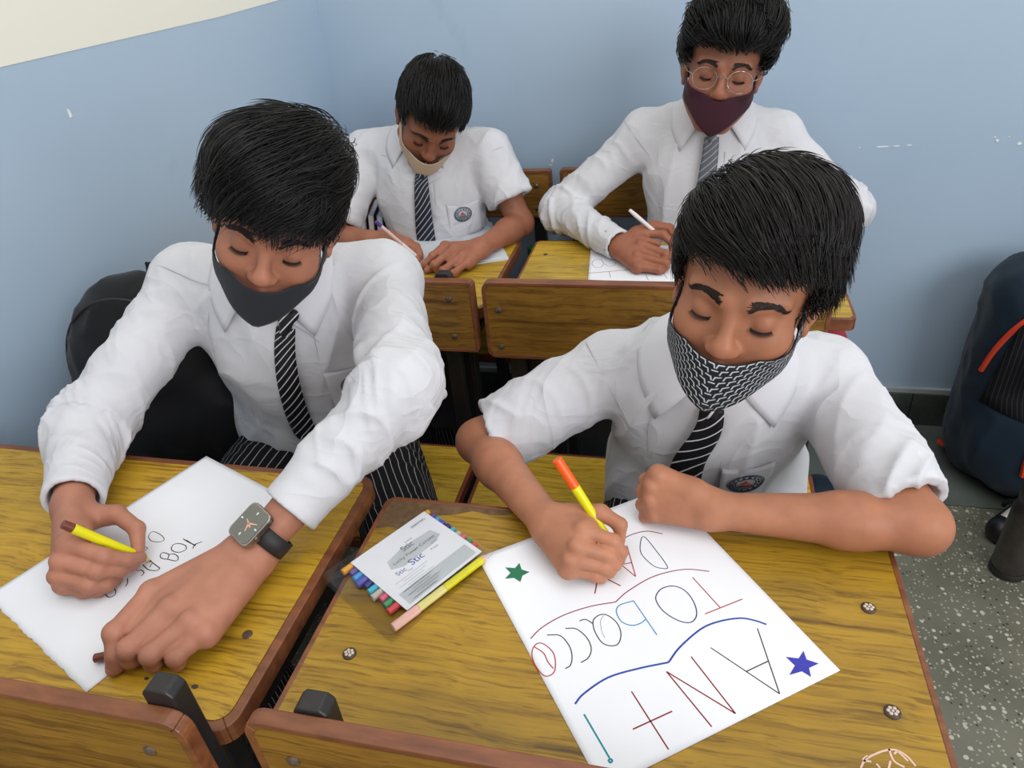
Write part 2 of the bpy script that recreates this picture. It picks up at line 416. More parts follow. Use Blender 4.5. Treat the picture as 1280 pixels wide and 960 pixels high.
M['tie_b'] = tiemat('striped_tie_back', (38, 42, 54), (166, 170, 180), 0.0165, 0.20, 1.2, .19)
M['tie_c'] = tiemat('grey_striped_tie', (92, 96, 104), (150, 154, 160), 0.02, 0.2, 1.0, .26)
M['mask_black'] = cloth('black_mask_fabric', (38, 40, 46), 0.75); M['mask_maroon'] = cloth('maroon_mask_fabric', (58, 26, 38), 0.8); M['mask_beige'] = cloth('beige_mask_fabric', (186, 164, 142), 0.8)
t = NT('patterned_mask_fabric', 0.6, 0.3); uv = t.n('ShaderNodeUVMap').outputs[0]; sp = t.n('ShaderNodeSeparateXYZ', {'Vector': uv})
uu = t.math('MULTIPLY', t.math('ABSOLUTE', t.math('SUBTRACT', sp.outputs[0], 0.5)), 27.0); vv = t.math('MULTIPLY', sp.outputs[1], 9.0)
row = t.math('FLOOR', vv); fu = t.math('FRACT', t.math('ADD', uu, t.math('MULTIPLY', row, 0.5))); fv = t.math('FRACT', vv)
skew = t.math('ADD', fu, t.math('MULTIPLY', fv, 0.25))
inn = lambda x, a, b: t.math('MULTIPLY', t.math('GREATER_THAN', x, a), t.math('LESS_THAN', x, b))
outer = t.math('MULTIPLY', inn(skew, 0.22, 0.92), inn(fv, 0.14, 0.86)); hole = t.math('MULTIPLY', inn(skew, 0.38, 1.3), inn(fv, 0.34, 1.0))
fac = t.math('MULTIPLY', outer, t.math('SUBTRACT', 1.0, hole)); t.to(t.mix(fac, srgb(26, 28, 34), srgb(188, 192, 198))); M['mask_pattern'] = t.m
M['paper'] = plain('white_paper', (236, 238, 244), 0.75, 0.2, 0.0, 5); M['paper_grey'] = plain('grey_paper', (206, 212, 218), 0.75, 0.2, 0.01, 5)
def ink(name, rgb): return plain(name, rgb, 0.6, 0.2)
INK = dict(red=ink('red_ink', (176, 62, 60)), dred=ink('dark_red_ink', (140, 48, 52)), blue=ink('blue_ink', (48, 74, 160)), dblue=ink('dark_blue_ink', (44, 54, 112)), lblue=ink('light_blue_ink', (52, 136, 196)),
           black=ink('black_ink', (44, 42, 48)), teal=ink('teal_ink', (34, 140, 152)), dteal=ink('dark_teal_ink', (44, 74, 92)), green=ink('green_ink', (72, 108, 52)), brown=ink('brown_ink', (62, 36, 36)), grey=ink('pencil_grey', (150, 150, 160)),
           pink=ink('pink_chalk', (226, 190, 176)), print=ink('grey_print', (128, 134, 142)), pblue=ink('blue_print', (50, 54, 168)), pgrey=ink('pale_grey_print', (198, 204, 208)))
M['star_green'] = plain('green_sticker', (24, 112, 76), 0.35, 0.5, 0.05); M['star_blue'] = plain('blue_sticker', (52, 52, 168), 0.35, 0.5, 0.05)
M['yellow'] = plain('yellow_plastic', (226, 218, 12), 0.3, 0.5); M['orange'] = plain('orange_plastic', (240, 92, 16), 0.3, 0.5); M['pen_brown'] = plain('brown_plastic', (112, 56, 44), 0.35, 0.5)
M['white_plastic'] = plain('white_plastic', (226, 222, 222), 0.3, 0.5); M['pen_tan'] = plain('pale_nib_plastic', (206, 196, 120), 0.4, 0.5); M['purple'] = plain('purple_plastic', (74, 46, 128), 0.3, 0.5); M['pen_pink'] = plain('clear_pink_barrel', (214, 184, 186), 0.2, 0.6)
M['steel'] = plain('brushed_steel', (96, 90, 88), 0.32, 0.6, 0.1, 60, Metallic=0.85); M['steel_light'] = plain('watch_steel', (158, 150, 146), 0.25, 0.6, 0.05, 60, Metallic=0.9)
M['watch_face'] = plain('watch_screen', (104, 106, 98), 0.15, 0.6); M['watch_hand'] = plain('watch_hand_copper', (226, 170, 146), 0.3, 0.5); M['strap'] = plain('watch_strap_rubber', (42, 40, 42), 0.55, 0.4)
M['glasses'] = plain('thin_steel_wire', (176, 164, 158), 0.25, 0.7, 0.0, 30, Metallic=0.8)
M['bag_black'] = cloth('black_bag_nylon', (20, 20, 23), 0.6, 500, 0.1); M['bag_navy'] = cloth('navy_bag_nylon', (18, 34, 48), 0.65, 500, 0.12); M['bag_trim'] = plain('orange_red_trim', (206, 66, 40), 0.6, 0.3); M['red_cloth'] = cloth('red_bag_nylon', (150, 24, 44), 0.7)
M['green_plastic'] = plain('green_bottle_plastic', (12, 96, 52), 0.25, 0.6, 0.1)
t = NT('ribbed_black_cloth', 0.85, 0.2, srgb(22, 22, 25)); sx = t.n('ShaderNodeSeparateXYZ', {'Vector': t.coord()}).outputs[0]
fr = t.math('FRACT', t.math('MULTIPLY', t.math('ADD', sx, 10.0), 110.0)); t.to(t.mix(t.math('LESS_THAN', fr, 0.16), srgb(22, 22, 25), srgb(54, 54, 58))); M['ribbed'] = t.m
M['sock'] = cloth('white_sock_knit', (214, 210, 208), 0.9); M['shoe'] = plain('black_shoe_leather', (24, 24, 26), 0.4, 0.5)
t = NT('clear_pouch', 0.12, 0.5, (1, 1, 1, 1)); t.set('Transmission Weight', 1.0); t.set('IOR', 1.25); M['clear'] = t.m
t = NT('lens_glass', 0.03, 0.5, (1, 1, 1, 1)); t.set('Transmission Weight', 1.0); t.set('IOR', 1.02); M['lens'] = t.m
M['badge'] = plain('badge_cloth', (178, 184, 192), 0.8, 0.2, 0.03); M['badge_ink'] = plain('badge_thread', (52, 58, 72), 0.8, 0.2); M['badge_red'] = plain('badge_red_thread', (190, 84, 62), 0.8, 0.2); M['thread'] = plain('white_stitching', (186, 186, 194), 0.8, 0.2)
# ---------------------------------------------------------------- joints of hands and arms, pose of heads (metres, world axes)
HANDS = {
 'L_right': {'wrist':[-0.7922,0.5636,0.752],'mcp':[[-0.7281,0.4886,0.764],[-0.7312,0.4732,0.75],[-0.7347,0.4634,0.733],[-0.7355,0.4634,0.717]],'f':[[[-0.6792,0.4876,0.75],[-0.6652,0.5014,0.732],[-0.6643,0.5201,0.717]],[[-0.6834,0.4744,0.738],[-0.6709,0.4915,0.723],[-0.6707,0.5113,0.712]],[[-0.6908,0.4618,0.725],[-0.6784,0.4726,0.715],[-0.6794,0.4884,0.709]],[[-0.7077,0.4626,0.711],[-0.6898,0.468,0.708],[-0.6827,0.4769,0.708]]],'thumb':[[-0.7598,0.5546,0.744],[-0.7218,0.5634,0.745],[-0.6832,0.5487,0.738],[-0.673,0.5296,0.722]],'s':1.14,'pen':[[-0.7166,0.488,0.8],[-0.6614,0.5297,0.7]]},
 'L_left': {'wrist':[-0.5071,0.5373,0.733],'mcp':[[-0.5844,0.4504,0.745],[-0.5452,0.4313,0.747],[-0.5133,0.4206,0.743],[-0.4946,0.4167,0.734]],'f':[[[-0.5924,0.3936,0.742],[-0.5873,0.3789,0.725],[-0.5907,0.3715,0.709]],[[-0.5667,0.3813,0.736],[-0.5718,0.3804,0.718],[-0.5634,0.3955,0.708]],[[-0.5402,0.3804,0.732],[-0.5452,0.3819,0.715],[-0.546,0.4005,0.708]],[[-0.516,0.3865,0.725],[-0.5193,0.3884,0.712],[-0.5232,0.4053,0.708]]],'thumb':[[-0.5356,0.5111,0.725],[-0.5741,0.4609,0.718],[-0.5829,0.4051,0.714],[-0.587,0.3807,0.71]],'s':1.3,'web':0.72,'pen':[[-0.6239,0.3803,0.708],[-0.5586,0.4092,0.708]]},
 'R_right': {'wrist':[-0.1455,0.6326,0.738],'mcp':[[-0.098,0.6046,0.762],[-0.1029,0.5845,0.754],[-0.1094,0.5746,0.741],[-0.1155,0.574,0.726]],'f':[[[-0.0623,0.6041,0.748],[-0.0529,0.6053,0.731],[-0.055,0.6071,0.714]],[[-0.0675,0.5912,0.738],[-0.0592,0.5924,0.722],[-0.0646,0.5978,0.71]],[[-0.0715,0.5843,0.726],[-0.0654,0.5876,0.714],[-0.0774,0.5927,0.708]],[[-0.0814,0.5793,0.715],[-0.0751,0.5808,0.709],[-0.0858,0.5826,0.708]]],'thumb':[[-0.1205,0.6419,0.746],[-0.081,0.6444,0.754],[-0.0578,0.6361,0.745],[-0.0569,0.6273,0.727]],'s':0.95,'pen':[[-0.135,0.6539,0.825],[-0.0534,0.622,0.7]]},
 'R_left': {'wrist':[0.0514,0.6864,0.736],'mcp':[[-0.0172,0.7057,0.772],[-0.0243,0.698,0.758],[-0.0244,0.6899,0.741],[-0.0196,0.6834,0.723]],'f':[[[-0.0315,0.7199,0.748],[-0.0216,0.7321,0.736],[-0.0038,0.7302,0.734]],[[-0.0348,0.7112,0.736],[-0.0247,0.7199,0.724],[-0.0061,0.7192,0.724]],[[-0.0347,0.6994,0.723],[-0.0257,0.7059,0.714],[-0.0073,0.7084,0.714]],[[-0.0308,0.6903,0.711],[-0.0217,0.6917,0.708],[-0.0047,0.699,0.709]]],'thumb':[[0.0289,0.6966,0.756],[0.0029,0.7195,0.752],[-0.0155,0.7322,0.742],[-0.0297,0.7301,0.734]],'s':0.95},
 'BL_left': {'wrist':[-0.4768,1.5433,0.73],'mcp':[[-0.5627,1.5366,0.738],[-0.5353,1.5171,0.738],[-0.5064,1.4933,0.732],[-0.4887,1.4747,0.722]],'f':[[[-0.5778,1.4863,0.732],[-0.5948,1.4709,0.718],[-0.6085,1.4652,0.708]],[[-0.5625,1.4488,0.726],[-0.5592,1.4511,0.713],[-0.5541,1.4767,0.708]],[[-0.5347,1.4271,0.722],[-0.5325,1.4341,0.711],[-0.5303,1.4637,0.708]],[[-0.5123,1.4304,0.715],[-0.5106,1.4372,0.708],[-0.5057,1.4601,0.708]]],'thumb':[[-0.5024,1.5221,0.718],[-0.5384,1.5061,0.714],[-0.5671,1.4739,0.709],[-0.5867,1.4545,0.709]],'s':1.05,'web':0.5},
 'BL_right': {'wrist':[-0.7367,1.5953,0.728],'mcp':[[-0.6689,1.5394,0.738],[-0.6767,1.5331,0.728],[-0.6832,1.5293,0.719],[-0.6873,1.5258,0.712]],'f':[[[-0.6439,1.5369,0.732],[-0.6337,1.5387,0.722],[-0.6255,1.5275,0.71]],[[-0.6449,1.5232,0.722],[-0.6336,1.5227,0.714],[-0.6268,1.5125,0.708]],[[-0.6537,1.5145,0.713],[-0.6402,1.5097,0.709],[-0.6418,1.5022,0.708]],[[-0.663,1.504,0.709],[-0.6483,1.4971,0.708],[-0.6523,1.4969,0.708]]],'thumb':[[-0.7017,1.5755,0.736],[-0.662,1.5552,0.738],[-0.6404,1.5496,0.73],[-0.6255,1.5308,0.717]],'s':0.95,'pen':[[-0.7052,1.4822,0.818],[-0.6215,1.5265,0.7]]},
 'BR_right': {'wrist':[-0.141,1.5462,0.736],'mcp':[[-0.0869,1.5696,0.76],[-0.096,1.5219,0.75],[-0.0989,1.4911,0.736],[-0.0989,1.4708,0.72]],'f':[[[-0.0473,1.568,0.756],[-0.0269,1.5628,0.74],[-0.0262,1.5592,0.726]],[[-0.0384,1.4972,0.738],[-0.0267,1.5242,0.725],[-0.0282,1.5299,0.713]],[[-0.0372,1.479,0.725],[-0.0353,1.4847,0.715],[-0.0531,1.4979,0.709]],[[-0.05,1.467,0.713],[-0.0434,1.4786,0.708],[-0.061,1.4823,0.708]]],'thumb':[[-0.1071,1.5748,0.756],[-0.0676,1.6105,0.762],[-0.0347,1.6139,0.755],[-0.0126,1.5683,0.736]],'s':1.12,'web':0.7,'pen':[[-0.1222,1.5511,0.82],[-0.008,1.5944,0.7]]},
}
HEADS = {
 'BR_front': dict(R=[[-0.9609, -0.2318, 0.1514], [0.2272, -0.9727, -0.0472], [0.1582, -0.0109, 0.9873]], T=[0.0698, 0.7493, 1.0151], sc=0.97),
 'BL_front': dict(R=[[-0.8626, 0.2696, 0.4281], [-0.3376, -0.937, -0.09], [0.3769, -0.2222, 0.8992]], T=[-0.5335, 0.8241, 1.0661], sc=1.0),
 'BL_back': dict(R=[[-0.837, 0.1993, 0.5096], [-0.4699, -0.7391, -0.4826], [0.2805, -0.6434, 0.7123]], T=[-0.6074, 1.6831, 1.0086], sc=0.97),
 'BR_back': dict(R=[[-0.9881, -0.0341, 0.1498], [0.0269, -0.9984, -0.0496], [0.1513, -0.0449, 0.9875]], T=[0.0596, 1.6303, 1.096], sc=1.0),
}
# ---------------------------------------------------------------- handwriting, as lines on the sheets (metres)
POSTER={'dred':[(0,[[-0.1424,0.4902],[-0.1326,0.5068],[-0.112,0.5268],[-0.0833,0.5442],[-0.0552,0.5551]]),(0,[[-0.0552,0.5551],[-0.043,0.5726],[-0.0185,0.597],[0.0055,0.611],[0.0264,0.6175],[0.05,0.6177]]),(0,[[-0.0592,0.6533],[-0.0452,0.666],[-0.0268,0.6746],[-0.0071,0.6725]])],'red':[(0,[[-0.0499,0.6458],[-0.0354,0.5968]]),(0,[[-0.0354,0.5968],[-0.0556,0.6145]]),(0,[[-0.0526,0.6135],[-0.0414,0.6186]]),(1,[[0.0307,0.6054],[0.0611,0.5654]]),(1,[[0.0446,0.5535],[0.0861,0.5813]]),(0,[[-0.1327,0.4858],[-0.1237,0.4841],[-0.1133,0.4742],[-0.1092,0.458],[-0.1116,0.4496],[-0.1195,0.4472],[-0.1297,0.4565],[-0.1362,0.4678],[-0.1373,0.4784],[-0.1327,0.4858]]),(0,[[-0.136,0.4802],[-0.1249,0.4742],[-0.1181,0.464],[-0.111,0.457]])],'dred2':[(1,[[0.0303,0.4951],[0.0732,0.4368]]),(1,[[0.0732,0.4368],[0.0057,0.4728]]),(1,[[0.0057,0.4728],[0.0506,0.419]]),(1,[[-0.0281,0.444],[0.011,0.3891]]),(1,[[-0.0235,0.4036],[0.013,0.429]]),(0,[[-0.0795,0.5841],[-0.0802,0.5637]]),(0,[[-0.0673,0.5873],[-0.0517,0.5799]])],'blue':[(0,[[-0.0826,0.4205],[-0.0752,0.4336],[-0.0532,0.4558],[-0.0235,0.4715],[0.0074,0.4843]]),(0,[[0.0074,0.4843],[0.0186,0.5053],[0.0404,0.5324],[0.0597,0.5456],[0.0823,0.5537],[0.0981,0.5529],[0.1098,0.5495]])],'dteal':[(0,[[-0.0299,0.6644],[-0.0336,0.6518],[-0.0309,0.6341],[-0.0161,0.6175],[-0.0045,0.6143],[0.001,0.618],[-0.0138,0.6427],[-0.0299,0.6644]])],'dblue':[(0,[[-0.0101,0.5709],[-0.0038,0.5831],[0.0097,0.5888],[0.0235,0.5828],[0.0331,0.5666],[0.0355,0.55],[0.0291,0.5395],[0.0161,0.5399],[0.001,0.5488],[-0.0079,0.5603],[-0.0101,0.5709]])],'lblue':[(1,[[-0.0063,0.5169],[-0.035,0.56]]),(0,[[-0.035,0.56],[-0.0497,0.5516],[-0.0529,0.5416],[-0.0459,0.5288],[-0.034,0.5254],[-0.0244,0.5302],[-0.0199,0.5359]])],'black':[(0,[[-0.0762,0.5282],[-0.0701,0.5346],[-0.0617,0.5347],[-0.0507,0.526],[-0.0451,0.5127],[-0.0465,0.4994],[-0.0541,0.495],[-0.0642,0.4977],[-0.0733,0.5101],[-0.0771,0.5218],[-0.0762,0.5282]]),(0,[[-0.077,0.521],[-0.086,0.5254],[-0.0924,0.5223]]),(0,[[-0.1065,0.5097],[-0.0942,0.5109],[-0.0811,0.5009],[-0.0748,0.4882],[-0.0762,0.4765],[-0.0833,0.469]]),(0,[[-0.1252,0.4978],[-0.1109,0.4993],[-0.0991,0.4881],[-0.0939,0.4755],[-0.0938,0.4643],[-0.0985,0.4591]]),(1,[[0.1,0.5427],[0.1164,0.4657]]),(1,[[0.1164,0.4657],[0.0504,0.5097]]),(1,[[0.0854,0.486],[0.1082,0.5024]])],'grey':[(0,[[-0.0667,0.5339],[-0.069,0.5252],[-0.0658,0.5114],[-0.0616,0.504]])],'teal':[(1,[[-0.0722,0.4111],[-0.0427,0.3714]]),(0,[[-0.0418,0.3707],[-0.0399,0.3692],[-0.0414,0.3673],[-0.0432,0.3687],[-0.0418,0.3707]])]}
SHEET={'green':[(0,[[-0.6961,0.5797],[-0.6968,0.5707],[-0.6869,0.5633],[-0.6748,0.5626],[-0.6696,0.5675],[-0.6793,0.5749],[-0.6961,0.5797]]),(0,[[-0.69,0.5518],[-0.683,0.5501],[-0.6835,0.545]])],'brown':[(1,[[-0.6436,0.5733],[-0.6346,0.5694]]),(0,[[-0.6346,0.5694],[-0.6201,0.5653],[-0.6197,0.5681]]),(0,[[-0.6186,0.5584],[-0.6199,0.5653],[-0.6135,0.5724]]),(1,[[-0.6379,0.5717],[-0.6179,0.5636]]),(0,[[-0.6492,0.555],[-0.6505,0.5609],[-0.6442,0.5642],[-0.633,0.5624],[-0.6275,0.5565],[-0.6307,0.5509],[-0.638,0.5492],[-0.6458,0.5514],[-0.6492,0.555]]),(0,[[-0.6538,0.5376],[-0.6566,0.5455],[-0.6455,0.5438],[-0.6427,0.536],[-0.6538,0.5376]]),(0,[[-0.6455,0.5438],[-0.6385,0.5458],[-0.6291,0.5412],[-0.628,0.5349],[-0.6427,0.536]]),(1,[[-0.6611,0.5284],[-0.6418,0.52]]),(0,[[-0.6418,0.52],[-0.6436,0.5159],[-0.6557,0.5154],[-0.6698,0.5222]]),(0,[[-0.6583,0.5265],[-0.6572,0.5193]]),(0,[[-0.6705,0.5109],[-0.6653,0.5133],[-0.6583,0.5096],[-0.6585,0.5043]]),(0,[[-0.6744,0.4979],[-0.669,0.491],[-0.6672,0.4852]]),(0,[[-0.6867,0.4717],[-0.6873,0.4776],[-0.6806,0.4795],[-0.6739,0.4752],[-0.6726,0.4695],[-0.6784,0.4665],[-0.6867,0.4717]])],'red':[(0,[[-0.5962,0.537],[-0.5881,0.5414]])]}
DOODLE={'pink':[(0,[[0.1806,0.4024],[0.1865,0.4116],[0.2,0.4207],[0.2127,0.4253],[0.2221,0.4213],[0.228,0.4125]]),(0,[[0.1887,0.4153],[0.1839,0.4102],[0.1907,0.4101]]),(0,[[0.2083,0.4255],[0.2104,0.4143],[0.2182,0.4098]]),(0,[[0.2118,0.4211],[0.2158,0.4235],[0.2225,0.4164]]),(0,[[0.1971,0.4054],[0.1948,0.4089]]),(0,[[0.2074,0.4137],[0.2045,0.4061]])]}
CIRCLES={'red':[(0,[[-0.2004,1.4708],[-0.1483,1.4841],[-0.1083,1.4948]]),(0,[[-0.2102,1.4664],[-0.2004,1.4708]])],'grey':[(0,[[-0.2048,1.5222],[-0.2015,1.5464],[-0.1886,1.5469],[-0.1791,1.5284],[-0.1816,1.5047],[-0.1938,1.5017],[-0.2048,1.5222]]),(0,[[-0.1612,1.48],[-0.1538,1.4481]]),(0,[[-0.1753,1.5233],[-0.1689,1.513],[-0.1593,1.5108],[-0.1517,1.5189],[-0.1508,1.5347]]),(0,[[-0.0804,1.4734],[-0.0713,1.4375]]),(0,[[-0.043,1.4824],[-0.0317,1.4489]]),(0,[[-0.2204,1.5111],[-0.2183,1.5271],[-0.2112,1.522],[-0.2106,1.501],[-0.2176,1.4982],[-0.2204,1.5111]])]}
STAR_G=[[-0.1781,0.5974],[-0.1732,0.5873],[-0.1629,0.5849],[-0.1701,0.578],[-0.1706,0.5679],[-0.1795,0.5728],[-0.1902,0.5702],[-0.1856,0.58],[-0.1942,0.5876],[-0.1818,0.5884]]
STAR_B=[[0.1449,0.521],[0.1467,0.5106],[0.158,0.5077],[0.1479,0.5007],[0.1487,0.4903],[0.1404,0.4955],[0.1279,0.4892],[0.1343,0.5013],[0.1264,0.5105],[0.1388,0.5107]]
POSTER_C=[[-0.2327,0.5989],[0.1779,0.5031]]
SHEET_C=[[-0.7199,0.7459],[-0.8367,0.4572],[-0.8065,0.4269],[-0.6087,0.3443]]
CARD_C=[[-0.3233,0.6599],[-0.3864,0.5575],[-0.2205,0.6091],[-0.279,0.5059]]
PACK_C=[[-0.3112,0.6739],[-0.3963,0.553],[-0.2199,0.6131],[-0.2815,0.4915],[-0.4092,0.562]]
CLIP_C=[[-0.7353,1.7567],[-0.5211,1.6995],[-0.4023,1.4376],[-0.5886,1.4115],[-0.5217,1.4146]]
MRP_C=[[-0.241,1.5805],[-0.2028,1.436],[-0.0124,1.4285]]
# blue [0.37  1.582 0.   ]
# red [0.557 2.419 0.05 ]
# green [-0.588  2.443  0.3  ]
# green2 [-0.693  2.933 -0.   ]
# ---------------------------------------------------------------- the room
YB = 1.975; XC = -0.994; LA = math.radians(12)
def struct(o): o['kind'] = 'structure'; return o
fl = struct(box('floor', -2.2, 2.6, -2.6, 1.597, -0.08, 0.0, M['terrazzo'], None, 0))
bd = box('border_slab', -1.6, 2.6, 1.600, YB, -0.08, 0.001, M['border'], fl, 0)
# back wall, blue dado up to 1.27 m and cream above
wb = struct(box('wall_back', XC-0.1, 2.6, YB, YB+0.12, 0.0, 1.272, M['wall'], None, 0))
box('upper_paint', XC-0.1, 2.6, YB-0.001, YB+0.12, 1.272, 2.9, M['cream'], wb, 0)
# left wall, not quite square to the back wall
def LW(s, d, z): # s along the wall towards the viewer, d out of the room
    return (XC-math.sin(LA)*s-math.cos(LA)*d, YB-math.cos(LA)*s+math.sin(LA)*d, z)
def wallpiece(name, prof, mat, d0, d1, parent=None):
    bm = bmesh.new(); a = [bm.verts.new(LW(s, d0, z)) for s, z in prof]; b = [bm.verts.new(LW(s, d1, z)) for s, z in prof]; n = len(prof)
    for i in range(n): bm.faces.new((a[i], a[(i+1) % n], b[(i+1) % n], b[i]))
    bm.faces.new(a[::-1]); bm.faces.new(b); bmesh.ops.recalc_face_normals(bm, faces=bm.faces[:])
    return bmobj(name, bm, mat, parent)
ln = [(0.0, 1.272), (0.13, 1.266), (0.35, 1.252), (0.62, 1.243), (0.8, 1.237), (0.95, 1.232), (1.4, 1.215), (4.6, 1.15)]
wl = struct(wallpiece('wall_left', [(0, 0), (4.6, 0)]+ln[::-1], M['wall'], 0, 0.12))
wallpiece('upper_paint', ln+[(4.6, 2.9), (0, 2.9)], M['cream'], -0.001, 0.12, wl)
# skirting: stone tiles under a pale strip
bb = struct(box('baseboard_back', XC, 2.6, YB-0.012, YB, 0.112, 0.128, M['strip'], None, 0.001))
xs = [-0.99, -0.51, 0.09, 0.689, 1.289, 1.889, 2.49]
for i in range(6):
    box('skirting_tile', xs[i]+0.0012, xs[i+1]-0.0012, YB-0.016, YB, 0.001, 0.112, M['skirt'], bb, 0.001)
bl = struct(wallpiece('baseboard_left', [(0.02, 0.112), (4.6, 0.112), (4.6, 0.128), (0.02, 0.128)], M['strip'], -0.012, 0.0))
for i in range(7):
    wallpiece('skirting_tile', [(0.02+i*.6+.0012, .001), (.62+i*.6-.0012, .001), (.62+i*.6-.0012, .112), (.02+i*.6+.0012, .112)], M['skirt'], -0.016, 0.0, bl)
# flakes of bare plaster on the blue paint
def chip(x, z, w, h, par, seed):
    rr = random.Random(seed); pts = []
    for i in range(9):
        a = 2*math.pi*i/9; k = rr.uniform(.55, 1.1); pts.append((w/2*k*math.cos(a), h/2*k*math.sin(a)))
    prism('plaster_chip', pts, 0, 0.0012, M['chip'], par, 0, Matrix.Translation((x, YB, z)) @ Matrix.Rotation(math.pi/2, 4, 'X'))
for i, (x, z, w, h) in enumerate([(0.472, .8345, .034, .004), (0.506, .8355, .02, .003), (0.534, .837, .012, .004), (.727, .8435, .010, .008), (.777, .836, .014, .008), (.72, .852, .004, .004), (-.372, .8150, .008, .014), (-.377, .803, .016, .004), (.75, .852, .004, .003), (.42, .834, .006, .003)]):
    chip(x, z, w, h, wb, i)
prism('plaster_chip', [(-.003, -.008), (.003, -.006), (.002, .006), (-.002, .009)], 0, 0.0012, M['chip'], wl, 0,
      Matrix.Translation(LW(0.795, -0.0, 1.137)) @ Matrix.Rotation(math.pi/2-LA, 4, 'Z') @ Matrix.Rotation(math.pi/2, 4, 'X'))

# ---------------------------------------------------------------- desks and benches
DZ = 0.70
def emblem_bolt(name, x, y, z, parent, r=0.0078, n=6, steel='bolt_dark'):
    b = lathe(name, [(0.0, 0.0), (r, 0.0), (r, 0.0012), (r*.86, 0.0024), (r*.45, 0.0030), (0, 0.0031)], M[steel], parent, 20, Matrix.Translation((x, y, z)))
    if n:
        bm = bmesh.new()
        for i in range(n):
            a = 2*math.pi*i/n
            bmesh.ops.create_uvsphere(bm, u_segments=8, v_segments=5, radius=0.0021, matrix=Matrix.Translation((x+.0040*math.cos(a), y+.0034*math.sin(a), z+.0026)) @ Matrix.Diagonal((1, 1, .45, 1)))
        bmesh.ops.create_uvsphere(bm, u_segments=8, v_segments=5, radius=0.0016, matrix=Matrix.Translation((x, y, z+.0030)) @ Matrix.Diagonal((1, 1, .4, 1)))
        bmobj('emblem', bm, M['emblem'], b, True)
    return b
def round_rect(x0, x1, y0, y1, r, n=5, which=(1, 1, 1, 1)):
    pts = []
    for (cx, cy, a0), w in zip(((x1-r, y1-r, 0), (x0+r, y1-r, 90), (x0+r, y0+r, 180), (x1-r, y0+r, 270)), which):
        if w:
            for i in range(n+1):
                a = math.radians(a0+90*i/n); pts.append((cx+r*math.cos(a), cy+r*math.sin(a)))
        else: pts.append((cx+r*(1 if a0 in (0, 270) else -1), cy+r*(1 if a0 in (0, 90) else -1)))
    return pts
def desk(label, x0, x1, y0, y1, lam, e=0.007, notch=None, corner=0.012, edge='edge', group='school desks in the room'):
    d = empty('school_desk', ((x0+x1)/2, (y0+y1)/2, 0), label, 'desk')
    prism('tabletop_board', round_rect(x0+e, x1-e, y0+e, y1-e, corner), DZ-0.024, DZ-0.0012, M['board'], d)
    pts = notch if notch else round_rect(x0+e, x1-e, y0+e, y1-e, corner)
    prism('laminate_top', pts, DZ-0.0012, DZ, M[lam], d)
    # lipping: four strips mitred round the corners
    o = round_rect(x0, x1, y0, y1, corner+e*.6, 6); i_ = round_rect(x0+e, x1-e, y0+e, y1-e, corner, 6); n = len(o); q = n//4
    for s in range(4):
        ids = [(s*q+q//2+k) % n for k in range(q+1)]
        prism('edge_strip', [o[j] for j in ids]+[i_[j] for j in ids[::-1]], DZ-0.026, DZ-0.0004, M[edge], d, 0.0015)
    box('under_shelf', x0+.05, x1-.05, y0+.03, y1-.06, DZ-0.095, DZ-0.082, M['board'], d)
    box('modesty_panel', x0+.05, x1-.05, y0+.02, y0+.03, 0.36, DZ-0.03, M['metal'], d)
    for xx in (x0+.055, x1-.055):
        for yy in (y0+.035, y1-.10):
            box('leg', xx-.014, xx+.014, yy-.014, yy+.014, 0.0, DZ-0.024, M['metal'], d, 0.003)
        box('side_rail', xx-.011, xx+.011, y0+.05, y1-.115, DZ-0.112, DZ-0.095, M['metal'], d, 0.002)
        box('foot_rail', xx-.011, xx+.011, y0+.05, y1-.115, 0.06, 0.085, M['metal'], d, 0.002)
    return d
